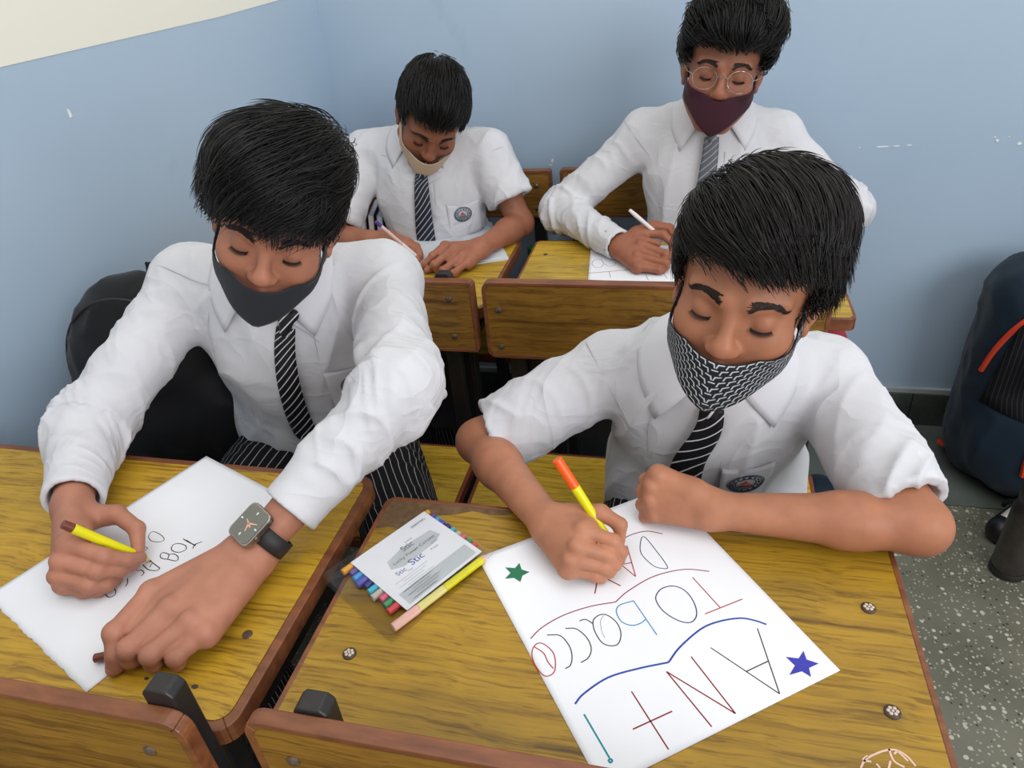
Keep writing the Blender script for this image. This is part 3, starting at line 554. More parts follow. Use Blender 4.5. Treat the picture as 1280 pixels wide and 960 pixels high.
def bench(label, x0, x1, yb, ztop, zbot, seat=True, ys=None, tabs=(), bolts=(), e=0.008, panel='back_panel', rc=0.012, th=0.02, edge='edge', tabs_z=0.012):
    b = empty('school_bench', ((x0+x1)/2, yb-.15, 0), label, 'bench')
    Mx = Matrix.Translation((0, yb, 0)) @ Matrix.Rotation(math.pi/2, 4, 'X')  # local (x,z)->(x, z up), depth towards -y
    prism('backrest_board', round_rect(x0+e, x1-e, zbot+e, ztop-e, rc), -th, 0.0, M['board'], b, 0, Mx)
    prism('backrest_laminate', round_rect(x0+e, x1-e, zbot+e, ztop-e, rc), 0.0, 0.0012, M[panel], b, 0, Mx)
    o = round_rect(x0, x1, zbot, ztop, rc+e*.6, 6); i_ = round_rect(x0+e, x1-e, zbot+e, ztop-e, rc, 6); n = len(o); q = n//4
    for s in range(4):
        ids = [(s*q+q//2+k) % n for k in range(q+1)]
        prism('edge_strip', [o[j] for j in ids]+[i_[j] for j in ids[::-1]], -th-.0005, 0.0022, M[edge], b, 0.0015, Mx)
    for (bx, bz) in bolts:
        lathe('bolt', [(0, 0), (.0068, 0), (.0066, .0016), (.004, .0032), (0, .0036)], M['bolt'], b, 16, Matrix.Translation((bx, yb-.0012, bz)) @ Matrix.Rotation(math.pi/2, 4, 'X'))
    px = tabs if tabs else (x0+.05, x1-.05)
    for xx in px:
        # flat black upright behind the backrest, chamfered head
        w = 0.017
        prism('upright', [(xx-w, 0.0), (xx+w, 0.0), (xx+w, ztop+tabs_z-.007), (xx+w-.006, ztop+tabs_z), (xx-w+.006, ztop+tabs_z), (xx-w, ztop+tabs_z-.007)], -th-.022, -th-.0008, M['metal'], b, 0.002, Mx)
    if seat:
        y0, y1 = ys; sz = 0.42
        prism('seat_board', round_rect(x0+e, x1-e, y0+e, y1-e, .01), sz-.022, sz-.0012, M['board'], b)
        prism('seat_laminate', round_rect(x0+e, x1-e, y0+e, y1-e, .01), sz-.0012, sz, M['desk_back'], b)
        o = round_rect(x0, x1, y0, y1, .01+e*.6, 6); i_ = round_rect(x0+e, x1-e, y0+e, y1-e, .01, 6)
        for s in range(4):
            ids = [(s*q+q//2+k) % n for k in range(q+1)]
            prism('edge_strip', [o[j] for j in ids]+[i_[j] for j in ids[::-1]], sz-.023, sz-.0004, M['edge_dark'], b, 0.0015)
        for xx in (x0+.06, x1-.06):
            for yy in (y0+.05, y1-.05):
                box('leg', xx-.013, xx+.013, yy-.013, yy+.013, 0, sz-.022, M['metal'], b, 0.002)
            box('side_rail', xx-.011, xx+.011, y0+.065, y1-.065, sz-.07, sz-.045, M['metal'], b, 0.002)
            box('back_rail', xx-.011, xx+.011, y1-.036, yb+th+.0008, sz-.07, sz-.045, M['metal'], b, 0.002)
    return b
RX0, RX1, RY0, RY1 = -0.392, 0.2645, 0.333, 0.6965
nt = [(RX1-.007, RY0+.007), (RX1-.007, RY1-.007), (-.20, RY1-.007), (-.214, .6795), (-.236, .677), (-.262, .6815), (-.285, .671), (-.312, .6655), (-.33, .655), (-.338, .640), (-.352, .634), (-.366, .6365), (-.385, .630), (RX0+.007, RY0+.007)]
right_desk = desk('wooden desk under the big lettered poster, one corner of its yellow laminate missing', RX0, RX1, RY0, RY1, 'desk', 0.007, nt[::-1])
emblem_bolt('bolt', -.338, .439, DZ, right_desk); emblem_bolt('bolt', .220, .590, DZ, right_desk); emblem_bolt('bolt', .219, .464, DZ, right_desk)
left_desk = desk('bright yellow wooden desk at the left wall under the torn white sheet', -1.135, -0.4225, 0.328, 0.7335, 'desk_left', 0.012, None, 0.018)
lathe('bolt', [(0, 0), (.0062, 0), (.006, .0008), (0, .0012)], M['bolt'], left_desk, 16, Matrix.Translation((-.469, .444, DZ)))
for (x, y, r) in ((-.491, .372, .003), (-.532, .361, .0018), (-.552, .372, .002)):
    prism('pit_mark', [(r*math.cos(a)*1.5, r*math.sin(a)) for a in (0, 1, 2, 3, 4, 5.2)], 0, .0003, M['bolt_dark'], left_desk, 0, Matrix.Translation((x, y, DZ)))
mid_right_desk = desk('yellow desk in the back row holding the stapled sheets with circles', -0.3655, 0.325, 1.287, 1.672, 'desk_back', 0.006, edge='edge')
lathe('bolt', [(0, 0), (.0055, 0), (.005, .0008), (0, .0012)], M['bolt_dark'], mid_right_desk, 14, Matrix.Translation((-.325, 1.58, DZ)))
mid_left_desk = desk('yellow desk in the back row holding the grey sheets under a resting hand', -1.03, -0.403, 1.287, 1.672, 'desk_back', 0.008)
# benches of the front row (behind the two front boys), their seats and backrests
br_ = [(-.359, .718), (-.361, .633), (.235, .718), (.235, .633)]
bench('wooden bench behind the boy with the patterned mask, wide backrest with two bolts', -.3915, .268, 1.245, .780, .606, True, (.865, 1.170), (-.335, .215), br_, rc=.014, tabs_z=-.02)
bench('wooden bench of the boy with the watch, only its backrest end showing', -1.06, -.4085, 1.242, .780, .618, True, (.865, 1.170), (-1.0, -.478), [(-.461, .742), (-.460, .655)], rc=.006, panel='back_panel', tabs_z=.008)
# benches of the back row, against the back wall
bench('bench at the back wall behind the short-haired boy with the beige mask', -1.0, -.362, 1.895, .812, .680, True, (1.56, 1.86), (-.93, -.405), [(-.405, .770), (-.405, .706)], rc=.004, tabs_z=-.02)
bench('bench at the back wall behind the boy with glasses', -.338, .32, 1.895, .814, .680, True, (1.56, 1.86), (-.295, .27), [(-.30, .783), (.27, .783)], rc=.004, tabs_z=-.02)
# benches nearest the viewer: backrests only just in view
bench('orange-brown bench backrest in the bottom left corner, before the left desk', -1.12, -.423, .2895, .780, .610, True, (-.09, .22), (-1.05, -.452), [(-.475, .725), (-.475, .655)], e=.009, th=.014, tabs_z=.020, rc=.016)
bench('orange-brown bench backrest at the bottom edge, before the poster desk', -.3705, .29, .3050, .780, .610, True, (-.09, .22), (-.308, .23), [(-.33, .725), (-.33, .65)], e=.009, th=.014, tabs_z=.006, rc=.016)
# chalk doodle on the right desk
def stroke(pts, z, w):
    """flat ribbon along a polyline lying at height z"""
    P = np.array(pts, float); T = nrm(np.gradient(P, axis=0)); Nn = np.c_[-T[:, 1], T[:, 0]]*w/2
    a = np.c_[P+Nn, np.full(len(P), z)]; b = np.c_[P-Nn, np.full(len(P), z)]
    return np.stack([a, b], 0)
def smooth_line(pts, k=6, closed=False):
    P = np.array(pts, float); n = len(P)
    if n < 3: return np.array([P[0]+(P[-1]-P[0])*t for t in np.linspace(0, 1, 4)])
    out = []
    for i in range(n-1):
        p0 = P[i-1] if i else (P[-2] if closed else 2*P[0]-P[1]); p3 = P[i+2] if i+2 < n else (P[1] if closed else 2*P[-1]-P[-2]); p1, p2 = P[i], P[i+1]
        for t in np.linspace(0, 1, k, endpoint=False):
            out.append(.5*((2*p1)+(-p0+p2)*t+(2*p0-5*p1+4*p2-p3)*t*t+(-p0+3*p1-3*p2+p3)*t**3))
    out.append(P[-1]); return np.array(out)
def strokes_obj(name, lines, mat, parent, z, w, smooth=True):
    Vs, Fs, n = [], [], 0
    for L in lines:
        P = smooth_line(L, 6, len(L) > 3 and np.allclose(L[0], L[-1])) if smooth else np.vstack([np.array(L[i])+(np.array(L[i+1])-np.array(L[i]))*np.linspace(0, .999, 8)[:, None] for i in range(len(L)-1)])
        G = stroke(P, z, w); c = len(P); idx = np.arange(2*c).reshape(2, c)+n
        Vs.append(G.reshape(-1, 3)); Fs.append(np.stack([idx[1, :-1], idx[1, 1:], idx[0, 1:], idx[0, :-1]], -1)); n += 2*c
    return npmesh(name, np.vstack(Vs), np.vstack(Fs), mat, parent, False)
# ---------------------------------------------------------------- people
def lerp(a, b, t): return np.asarray(a, float)+(np.asarray(b, float)-np.asarray(a, float))*t
def head_sdf(s, W, Rm, sc, kn=1.0):
    """W maps head coordinates (x to the person's right, y to the face, z up, eyes at z=0) to the world"""
    E = lambda c, r, k=.012, sub=False, R=None: s.ell(W(c), np.array(r)*sc, Rm if R is None else Rm@R, k, sub)
    Cc = lambda a, b, ra, rb=None, k=.012, sub=False: s.cap(W(a), W(b), ra*sc, (ra if rb is None else rb)*sc, k, sub)
    E((0, -.012, .036), (.0745, .094, .083), .01)
    E((0, .020, -.020), (.064, .0655, .085), .02)
    E((0, .034, -.066), (.050, .046, .052), .025)
    Cc((-.016, .070, -.098), (.016, .070, -.098), .0165, None, .018)
    Cc((-.052, .010, -.062), (-.022, .062, -.094), .018, .014, .02); Cc((.052, .010, -.062), (.022, .062, -.094), .018, .014, .02)
    for x in (-1, 1):
        E((x*.037, .055, -.030), (.026, .026, .024), .018)
        Cc((x*.013, .0805, .018), (x*.045, .065, .020), .0095, .008, .012)
        E((x*.031, .0965, -.004), (.0165, .015, .0105), .010, True)
        E((x*.031, .0700, -.003), (.0135, .0135, .0125), .004)
    Cc((0, .082, .008), (0, .0985, -.029), .0062, .0090, .010)
    Cc((-.002, .0975, -.032), (.002, .0975, -.032), .0102, .0102, .008)
    for x in (-1, 1):
        E((x*.0112, .0895, -.0365), (.0074, .0100, .0064), .0065)
        E((x*.0066, .0965, -.0435), (.0032, .0044, .0028), .0025, True)
    Cc((-.020, .077, -.064), (0, .0845, -.0625), .004, .005, .006); Cc((.020, .077, -.064), (0, .0845, -.0625), .004, .005, .006)
    Cc((-.018, .077, -.071), (.018, .077, -.071), .0055, None, .006)
    # ears
    for x in (-1, 1):
        a = x*math.radians(18); Re = np.array([[math.cos(a), -math.sin(a), 0], [math.sin(a), math.cos(a), 0], [0, 0, 1]])
        E((x*.0760, -.008, -.008), (.0075, .018, .030), .006, False, Re)
        E((x*.0815, -.001, -.006), (.0040, .0095, .016), .004, True, Re)
        E((x*.0735, .004, -.036), (.0055, .008, .009), .006)
def hand_sdf(s, H, fore, arm_r):
    """one hand from joint positions; fingers are blended groups so creases stay between them"""
    sc = H['s']; w = np.array(H['wrist']); m = [np.array(p) for p in H['mcp']]; th = [np.array(p) for p in H['thumb']]
    ax = nrm(np.mean(m, 0)-w); lat = nrm((m[0]-m[3])-((m[0]-m[3])@ax)*ax); nz = nrm(np.cross(ax, lat))
    if nz[2] < 0: nz = -nz   # back of the hand side
    s.group(0.012)
    s.ell(w, np.array([.0265, .0205, .026])*sc*1.0, np.stack([lat, nz, ax], 1), .012)
    for i in range(4):
        c = w+lat*(.013-.0087*i)*sc+ax*.012
        s.cap(c, m[i]-nz*.003, .0140*sc, (.0116, .0116, .0108, .0100)[i]*sc, .012)
        if i: s.cap(lerp(c, (m[i]+m[i-1])/2, .3), lerp(c, (m[i]+m[i-1])/2, .93)-nz*.004, .0125*sc, .0098*sc, .010)
    s.cap(w+lat*.010*sc-nz*.002, th[0], .014*sc, .0135*sc, .012)
    s.cap(th[0], lerp(th[0], th[1], .92), .0145*sc, .0105*sc, .010)
    s.cap(lerp(w, th[0], .6), lerp(m[0], th[1], .25)-nz*.006, .011*sc, .0085*sc, .014)
    s.cap(w-lat*.010*sc-nz*.006, m[3]-nz*.006, .0125*sc, .0095*sc, .012)
    if 'web' in H:
        for i in range(3):
            pa = lerp(H['f'][i][0], H['f'][i+1][0], .5); ma = (m[i]+m[i+1])/2
            s.cap(ma-nz*.004, lerp(ma, pa, H['web'])-nz*.004, .0085*sc, .0062*sc, .006)
    R4 = ((.0098, .0088, .0078, .0066), (.0098, .0088, .0077, .0066), (.0092, .0082, .0072, .0062), (.0082, .0072, .0063, .0056))
    for i in range(4):
        s.group(0.0026 if i else 0.005)
        c = [m[i]]+[np.array(p) for p in H['f'][i]]; r = R4[i]
        for j in range(3): s.cap(c[j], c[j+1], r[j]*sc, r[j+1]*sc, .004)
        s.ell(c[1]+nz*.0008, np.ones(3)*r[1]*1.06*sc, None, .004)
        s.ell(m[i]+nz*.0022, np.ones(3)*.0092*sc, None, .006)
    s.group(0.006)
    s.cap(th[0], th[1], .0125*sc, .0104*sc, .005); s.cap(th[1], th[2], .0102*sc, .0092*sc, .004); s.cap(th[2], th[3], .0092*sc, .0070*sc, .004)
    H['nz'] = nz; H['lat'] = lat; H['ax'] = ax
def strands(hs, W, Rm, sc, n, crown, sweep, fringe, L0, L1, rad, seed, keep, lift=.008, curl=0.0, mat=None, parent=None, S=9, droop=.0, face=None):
    """many tapered hairs combed over the hair volume hs"""
    rg = np.random.RandomState(seed)
    D = rg.normal(size=(n*3, 3)); D = nrm(D); D[:, 2] = np.abs(D[:, 2])*1.0-.35*rg.rand(n*3); D = nrm(D)
    P = np.array([0, -.012, .036])+D*np.array([.085, .103, .095])
    P = P[keep(P)][:n]; n = len(P)
    ro = rg.rand(n)*lift; L = rg.uniform(L0, L1, n); X = [W(P)]
    cur = P.copy()
    pts = [cur.copy()]
    dv = None; jit = rg.uniform(-.007, .010, n)
    for k in range(S-1):
        rad_dir = nrm(cur-np.array(crown)); nn = nrm((cur-np.array([0, -.012, .030]))/np.array([.085, .103, .095])**2)
        F = sweep(cur, rad_dir)+0.10*rg.normal(size=(n, 1, 3)).repeat(1, 1)[:, 0]
        F = F-(F*nn).sum(1, keepdims=True)*nn*(0.92 if k < S-3 else .75)
        F = nrm(F); dv = F if dv is None else nrm(dv*.45+F*.55)
        nxt = cur+dv*(L/(S-1))[:, None]
        if face is not None:
            zl = np.where(nxt[:, 1] > .048, (face[0](nxt[:, 0]) if callable(face[0]) else face[0])+jit*1.4, np.where(nxt[:, 1] > .026, face[1]+jit*1.2, np.where(nxt[:, 1] > -.036, (face[3] if len(face) > 3 else face[1])+jit*.8, face[2]+jit)))
            bad = (nxt[:, 2] < zl); nxt = np.where(bad[:, None], cur+dv*.0004, nxt)
        cur = nxt
        pts.append(cur.copy())
    A = np.stack(pts, 1)
    flat = W(A.reshape(-1, 3))
    off = (ro[:, None]+np.linspace(0, 1, S)[None]*lift*.6*rg.rand(n, 1)).ravel()*sc+.0015
    d = hs.eval(flat); g = hs.grad(flat); tt = np.tile(np.linspace(0, 1, S), n)
    tgt = off; corr = np.where((d < tgt) | (tt < fringe), d-tgt, 0); flat = flat-g*corr[:, None]
    d = hs.eval(flat); flat = flat-g*np.where(d < tgt*.4, d-tgt, 0)[:, None]
    A = flat.reshape(n, S, 3)
    if droop: A[:, :, 2] -= droop*np.linspace(0, 1, S)**3
    r = rad*np.array([.5, .9, 1, 1, 1, .9, .75, .5, .12])[:S] if S == 9 else rad*np.linspace(1, .1, S)
    return A, np.broadcast_to(r, (n, S))*rg.uniform(.6, 1.25, (n, 1))
def brow_lash(W, hs, sc, person, lash=True, brow=True, thick=1.0, seed=1, drop=-.0062):
    rg = np.random.RandomState(seed)
    for x in (-1, 1):
        if brow:
            n = 260; t = rg.rand(n); v = rg.uniform(-1, 1, n)
            px = .0125+.0375*t; pz = .0165+.0065*np.sin(np.pi*np.minimum(t*.78+.08, 1))-.004*t*t; hw = (.0042*(1-.55*t))*thick
            P = np.c_[x*px, .085-.42*px**1.0*t, pz+v*hw]; dr = np.c_[x*np.ones(n), -.25-.5*t, .22-.70*t-.25*v]; dr = nrm(dr)
            A = np.stack([P+dr*.0075*q for q in (0, .33, .66, 1)], 1); f = hs.snap(W(A.reshape(-1, 3)), .0006, 5).reshape(n, 4, 3)
            V, F = tubes(f, np.array([.00042, .00045, .00032, .0001])*sc, 3); npmesh('eyebrow', V, F, M['brow'], person)
        if lash:
            n = 46; t = np.linspace(-1, 1, n); az = t*1.02; el = -.52+.20*t*t
            c = np.array([x*.031, .0700, -.003]); r = .0134
            P = c+r*np.c_[x*np.sin(az)*np.cos(el), np.cos(az)*np.cos(el), np.sin(el)]
            P = hs.snap(W(P), .0002, 4)
            nn = hs.grad(P); dn = W(np.array([[x*.3, .5, -.8]]))-W(np.zeros((1, 3))); dn = nrm(dn)
            A = np.stack([P, P+(nn*.35+dn*.7)*.0020*sc, P+(nn*1.0+dn*.35)*.0046*sc], 1)
            V, F = tubes(A, np.array([.00036, .0003, .0001])*sc, 3)
            ln = np.array([P]); V2, F2 = tubes(ln, (.00075*(1-.55*t**4))*sc, 5)
            npmesh('eyelashes', np.vstack([V, V2]), np.vstack([F, F2+len(V)]), M['brow'], person)
            # crease of the upper lid
def frame_of(v):
    z = nrm(v); a = np.array([0, 0, 1.]) if abs(z[2]) < .9 else np.array([1., 0, 0]); x = nrm(np.cross(a, z)); return np.stack([x, np.cross(z, x), z], 1)

def make_person(P):
    """P: dict with joints in world metres. Returns the person's Empty."""
    R = np.array(P['R']); T = np.array(P['T']); sc = P['sc']
    W = lambda p: np.asarray(p, float)*sc@R.T+T
    nb = np.array(P['neck']); SR, SL = np.array(P['SR']), np.array(P['SL']); pel = np.array(P['pelvis'])
    root = empty('person', (pel[0], pel[1], 0), P['label'], 'person', 'pupils in white shirts')
    up = nrm(nb-pel); rt = nrm(SR-SL); rt = nrm(rt-(rt@up)*up); fw = nrm(np.cross(up, rt))
    if fw[1] > 0: fw = -fw
    Rb = np.stack([rt, fw, up], 1); bw = P.get('bw', 1.0)
    H = P['hands']; arms = {'R': (SR, np.array(P['ER'])), 'L': (SL, np.array(P['EL']))}
    # ---------------- skin: one continuous surface
    hs = Sdf(); head_sdf(hs, W, R, sc)
    s = Sdf(); s.gk[0] = .02
    ch = lerp(pel, nb, .66)+fw*.01; ab = lerp(pel, nb, .3)
    s.ell(ch, np.array([.115, .075, .15])*bw, Rb, .03); s.ell(ab, np.array([.105, .075, .15])*bw, Rb, .04); s.ell(pel, np.array([.12, .09, .09])*bw, Rb, .04)
    s.cap(SR, SL, .036, None, .03); s.cap(nb-up*.03, W((0, -.022, -.055)), .049*sc, .046*sc, .02)
    for k in 'RL':
        S0, E0 = arms[k]; w = np.array(H[k]['wrist']); a1, a2 = P['armr']
        s.cap(S0, E0, a1*1.06, a1*.76, .02); d = w-E0
        s.cap(E0, E0+d*.35, a1*.76, a2*1.26, .02); s.cap(E0+d*.3, w, a2*1.26, a2*.84, .015)
        if P['sleeve'][k] == 'short': s.ell(E0, np.ones(3)*a1*.72, None, .010)
    g0 = len(s.P)
    s.group(.014); head_sdf(s, W, R, sc)
    for k in 'RL': hand_sdf(s, H[k], None, P['armr'][1])
    V, F = s.mesh(P['res'])
    # skin tint: own colour of lips, nails, knuckles and nose; eyelids darker, nostril shade painted in
    base = np.array(srgb(*P['skin'])[:3]); col = np.tile(base, (len(V), 1)); hc = np.array(srgb(*P.get('handskin', P['skin']))[:3])
    L = (V-T)@R/sc
    def mixin(w, c): col[:] = col*(1-w[:, None])+w[:, None]*np.array(c)
    sm = lambda d, a, b: np.clip((b-d)/(b-a), 0, 1)
    for k in 'RL':
        w = np.array(H[k]['wrist']); E0 = arms[k][1]; dd = nrm(w-E0); t = ((V-E0)@dd)/np.linalg.norm(w-E0)
        near = np.linalg.norm(V-w, axis=1) < .26
        mixin(np.where(near & (V[:, 2] < E0[2]+.12) & (np.linalg.norm(V-T, axis=1) > .17), np.clip(t*1.3-.1, 0, 1), 0), hc)
        for f in list(H[k]['f'])+[H[k]['thumb']]:
            tip = np.array(f[-1]); pv = np.array(f[-2]); d = nrm(tip-pv); o = nrm(H[k]['nz']-(H[k]['nz']@d)*d)
            if f is H[k]['thumb']: o = nrm(o+.6*H[k]['lat']*1)
            c = tip+o*.0062*H[k]['s']+d*.0015; q = V-c
            e = np.sqrt(((q@d)/.0062)**2+((q-(q@d)[:, None]*d-(q@o)[:, None]*o)**2).sum(1)/.0046**2+((q@o)/.004)**2)
            mixin(sm(e, .85, 1.1)*.75, np.minimum(hc*1.25+.05, 1)*np.array([1, .88, .85]))
        for f, mm in zip(H[k]['f'], H[k]['mcp']):
            mixin(sm(np.linalg.norm(V-(np.array(f[0])+H[k]['nz']*.008), axis=1), .003, .010)*.22, hc*np.array([.72, .62, .6]))
    hd = np.linalg.norm(V-T, axis=1) < .15*sc
    nose = sm(np.linalg.norm((L-np.array([0, .103, -.034]))/np.array([1.2, 1, 1]), axis=1), .008, .022)*hd
    mixin(nose*.22, base*np.array([1.12, .9, .88]))
    for x in (-1, 1):
        mixin(sm(np.linalg.norm((L-np.array([x*.036, .066, -.030]))/np.array([1, 1, 1]), axis=1), .006, .026)*.16*hd, base*np.array([1.1, .88, .84]))
        mixin(sm(np.linalg.norm((L-np.array([x*.031, .080, -.001]))/np.array([1.35, 1, .8]), axis=1), .006, .016)*.30*hd, base*np.array([.70, .62, .62]))
        mixin(sm(np.linalg.norm((L-np.array([x*.0062, .099, -.0445])), axis=1), .002, .0045)*.6*hd, base*.35)  # shade of the nostril hollows put into the skin colour
    lip = sm(np.sqrt((L[:, 0]/.022)**2+((L[:, 2]+.067)/.011)**2+((L[:, 1]-.082)/.02)**2), .8, 1.1)*hd
    mixin(lip*.6, base*np.array([.85, .55, .55]))
    npmesh('body', V, F, M['skin'], root, True, col)
    # ---------------- hair
    hv = Sdf(); hv.gk[0] = .012
    hr = P['hair']
    E = lambda c, r, k=.012, sub=False: hv.ell(W(c), np.array(r)*sc, R, k, sub)
    E((0, -.013, .040), np.array([.0795, .0995, .0885])+hr.get('vol', .004), .01)
    for c, r in hr.get('puffs', []): E(c, r, .018)
    E((0, -.06, -.02), (.066, .045, .06), .02)
    zf = hr['line']
    hv.box(W((0, .13, zf-.10)), np.array([.2, .095, .10])*sc, R, .012*sc, .010, True)          # face
    ze = hr['face'][3] if len(hr['face']) > 3 else -.03
    hv.box(W((0, .017, ze-.10)), np.array([.2, .045, .10])*sc, R, .010*sc, .010, True)          # below the temples
    hv.box(W((0, -.08, -.20)), np.array([.2, .1, .12])*sc, R, .012*sc, .012, True)
    for x in (-1, 1): E((x*.083, -.010, -.008), (.019, .026, .034), .008, True)
    V, F = hv.mesh(.0042 if P['res'] < .0026 else .005)
    Vn = (V-T)@R/sc
    HV, HF = [V], [F]; nv = len(V)
    crown = np.array(hr.get('crown', (0, -.055, .125)))
    for spec in hr['sets']:
        A, rr = strands(hv, W, R, sc, spec['n'], crown, spec['sweep'], spec.get('fr', .7), spec['L'][0], spec['L'][1], spec.get('r', .0011), spec['seed'], spec['keep'], spec.get('lift', .008), droop=spec.get('droop', 0.), face=spec.get('face', hr['face']))
        v, f = tubes(A, rr*sc, 3); HV.append(v); HF.append(f+nv); nv += len(v)
    npmesh('hair', np.vstack(HV), np.vstack(HF), M[hr.get('mat', 'hair')], root)
    brow_lash(W, hs, sc, root, True, True, P.get('brow', 1.0), 3)
    # ---------------- shirt
    sh = Sdf(); sh.gk[0] = .02; a1, a2 = P['armr']; lo = P.get('loose', 1.0)
    sh.ell(ch+fw*.006, np.array([.146, .096, .165])*bw, Rb, .03); sh.ell(ab+fw*P.get('belly', .0), np.array([.138, .097, .17])*bw*lo, Rb, .05); wf = fw*P.get('hemf', .0); sh.cap(pel+up*.055-rt*.06+wf, pel+up*.055+rt*.06+wf, .103*bw*lo, None, .04)
    sh.cap(SR, SL, .052, None, .04)
    for X in (SR, SL): sh.cap(nb-up*.022+nrm(X-nb)*.02, X+up*.002, .046, .050, .03)
    sh.cap(nb-up*.05, nb-up*.004, .064*sc, .058*sc, .02)
    segs = []
    for k in 'RL':
        S0, E0 = arms[k]; w = np.array(H[k]['wrist']); f = a2/.028; sw = P.get('sw', 1.0)
        if P['sleeve'][k] == 'short':
            t = P['slen'][k]; e = lerp(S0, E0, t); d = nrm(E0-S0); fl = P.get('flare', {}).get(k, 1.0)
            sh.group(.022)
            sh.cap(S0, e+d*.05, .054*sw, .0515*sw*fl, .02)
            off = P.get('sag', {}).get(k, (0, 0, 0)); sh.cap(lerp(S0, e, .4), e+d*.05+np.array(off), .048*sw, .048*sw*fl, .03)
            sh.box(e+d*.10, (.15, .15, .10), frame_of(d), 0, .003, True)
            sh.cap(lerp(S0, e, .62), e+d*.06+np.array(off)*.5, .039*sw, .0455*sw*fl, .003, True)
            segs.append((S0, e, .0055, .5, 1.1))
        else:
            sh.group(.03)
            sh.cap(S0, E0, .052*sw, .049*sw*f**.5, .03)
            d = w-E0; L_ = np.linalg.norm(d); d = d/L_; ce = w-d*P.get('cuffgap', {}).get(k, .012)
            sh.cap(E0, ce-d*.055, .049*sw*f**.5, .040*f**.5*P.get('cuffw', 1.0), .03)
            sh.cap(ce-d*.058, ce+d*.04, .0385*f**.5*P.get('cuffw', 1.0), .0380*f**.5*P.get('cuffw', 1.0), .006)
            sh.box(ce+d*.10, (.12, .12, .10), frame_of(d), 0, .002, True)
            sh.cap(ce-d*.03, ce+d*.06, .0300*f**.5*P.get('cuffw', 1.0), .0300*f**.5*P.get('cuffw', 1.0), .002, True)
            segs.append((S0, E0, .006, .55, 1.2)); segs.append((E0, ce-d*.05, .0075, .0, .9))
    for a, b, r0, r1, kk in P.get('folds', []):
        sh.group(kk); sh.cap(a, b, r0, r1, kk)
    V, F = sh.mesh(P['res']*1.75)
    Nn = sh.grad(V); disp = (ridged(np.c_[(V@rt)*17+(V@up)*5, (V@fw)*14, (V@up)*6]+3.1)-.35)*.010+(vnoise(V*13+5)-.5)*.008
    dt = np.full(len(V), 1e3); dl = np.zeros(len(V)); 
    for a, b, amp, pk, wd_ in segs:
        ba = b-a; l2 = ba@ba; h = ((V-a)@ba)/l2; hc_ = np.clip(h, 0, 1); ds = np.linalg.norm(V-a-hc_[:, None]*ba, axis=1)
        Rf = frame_of(ba); q = (V-a)@Rf; n1 = ridged(np.c_[q[:, 0]*7, q[:, 1]*7, q[:, 2]*26+(q[:, 0]+.6*q[:, 1])*20]+a[0]*31)
        n2 = ridged(np.c_[q[:, 0]*16, q[:, 1]*16, q[:, 2]*52-(q[:, 0]-.5*q[:, 1])*46]+a[1]*17)
        v = (n1**1.6-.25)*amp*1.5+(n2**1.6-.25)*amp*.55; wgt = .45+.55*np.clip((h-pk)/(1-pk) if pk > 0 else 1-h*.8, 0, 1)
        cuff = np.clip((1.0-h)/.12, 0, 1) if wd_ < 1 else np.clip((1.10-h)/.12, .15, 1)
        m = ds < dt; dl = np.where(m, v*wgt*cuff, dl); dt = np.where(m, ds, dt)
    wa = np.clip((.085-dt)/.03, 0, 1); disp = disp*(1-wa)+dl*wa
    V = V+Nn*disp[:, None]*P.get('wr', 1.0)
    npmesh('shirt', V, F, M['shirt'], root)
    for k in 'RL':
        S0, E0 = arms[k]; d = nrm(E0-S0); fr_ = frame_of(d); c0 = S0+d*.012
        if abs(fr_[:, 0]@fw) < abs(fr_[:, 1]@fw): e1, e2 = fr_[:, 1], fr_[:, 0]
        else: e1, e2 = fr_[:, 0], fr_[:, 1]
        if e1@fw < 0: e1 = -e1
        if e2@up < 0: e2 = -e2
        an = np.linspace(-.35, 1.75, 24); X = c0+.14*(np.cos(an)[:, None]*e1+np.sin(an)[:, None]*e2); X = sh.cast(X, c0-X, off=.0008, far=.14)
        rod('armhole_seam', X, .0010, M['thread'], root, 4)
    P['sh'] = sh; P['hs'] = hs; P['W'] = W; P['root'] = root; P['fw'] = fw; P['up'] = up; P['rt'] = rt
    # ---------------- collar: two folded leaves round the neck
    cu = nrm(up*.75+P.get('cup', 0)*fw); cf = nrm(fw-(fw@cu)*cu); cr = np.cross(cf, cu)
    if cr@rt < 0: cr = -cr
    co = P.get('co', np.zeros(3)); N0 = nb+np.array(co)
    for sg in (1, -1):
        ph = np.linspace(math.radians(P.get('copen', 10)), math.radians(180), 22); rows = []
        for j, v in enumerate(np.linspace(0, 1, 7)):
            row = []
            for p in ph:
                q = (p-ph[0])/(math.pi-ph[0]); dirv = cf*math.cos(p)+cr*sg*math.sin(p)
                top = N0+dirv*.057*sc*P.get('cw', 1)+cu*(.004+.022*min(1, q*2.2))
                spread = math.radians(P.get('cspread', 30))*(1-q)**3; p2 = p+spread
                d2 = cf*math.cos(p2)+cr*sg*math.sin(p2); Lf = (.033+.040*(1-min(1, q*2.6))**1.3)*P.get('cl', 1.0)
                bot = N0+d2*(.064*sc*P.get('cw', 1)+Lf*.55)+cu*(.010-Lf*.95)
                row.append(lerp(top, bot, v))
            rows.append(row)
        G = np.array(rows); sp = G.shape; X = G.reshape(-1, 3); tv = np.repeat(np.linspace(0, 1, 7), 22)
        d = sh.eval(X); g = sh.grad(X); want = .0035+.007*np.sin(np.pi*np.clip(tv*1.1, 0, 1))*.6
        mv = np.where((d < want) | (tv > .30), d-want, 0); mv = np.clip(mv, -.05, .035*np.clip(tv*1.4-.2, 0, 1)); X = X-g*mv[:, None]
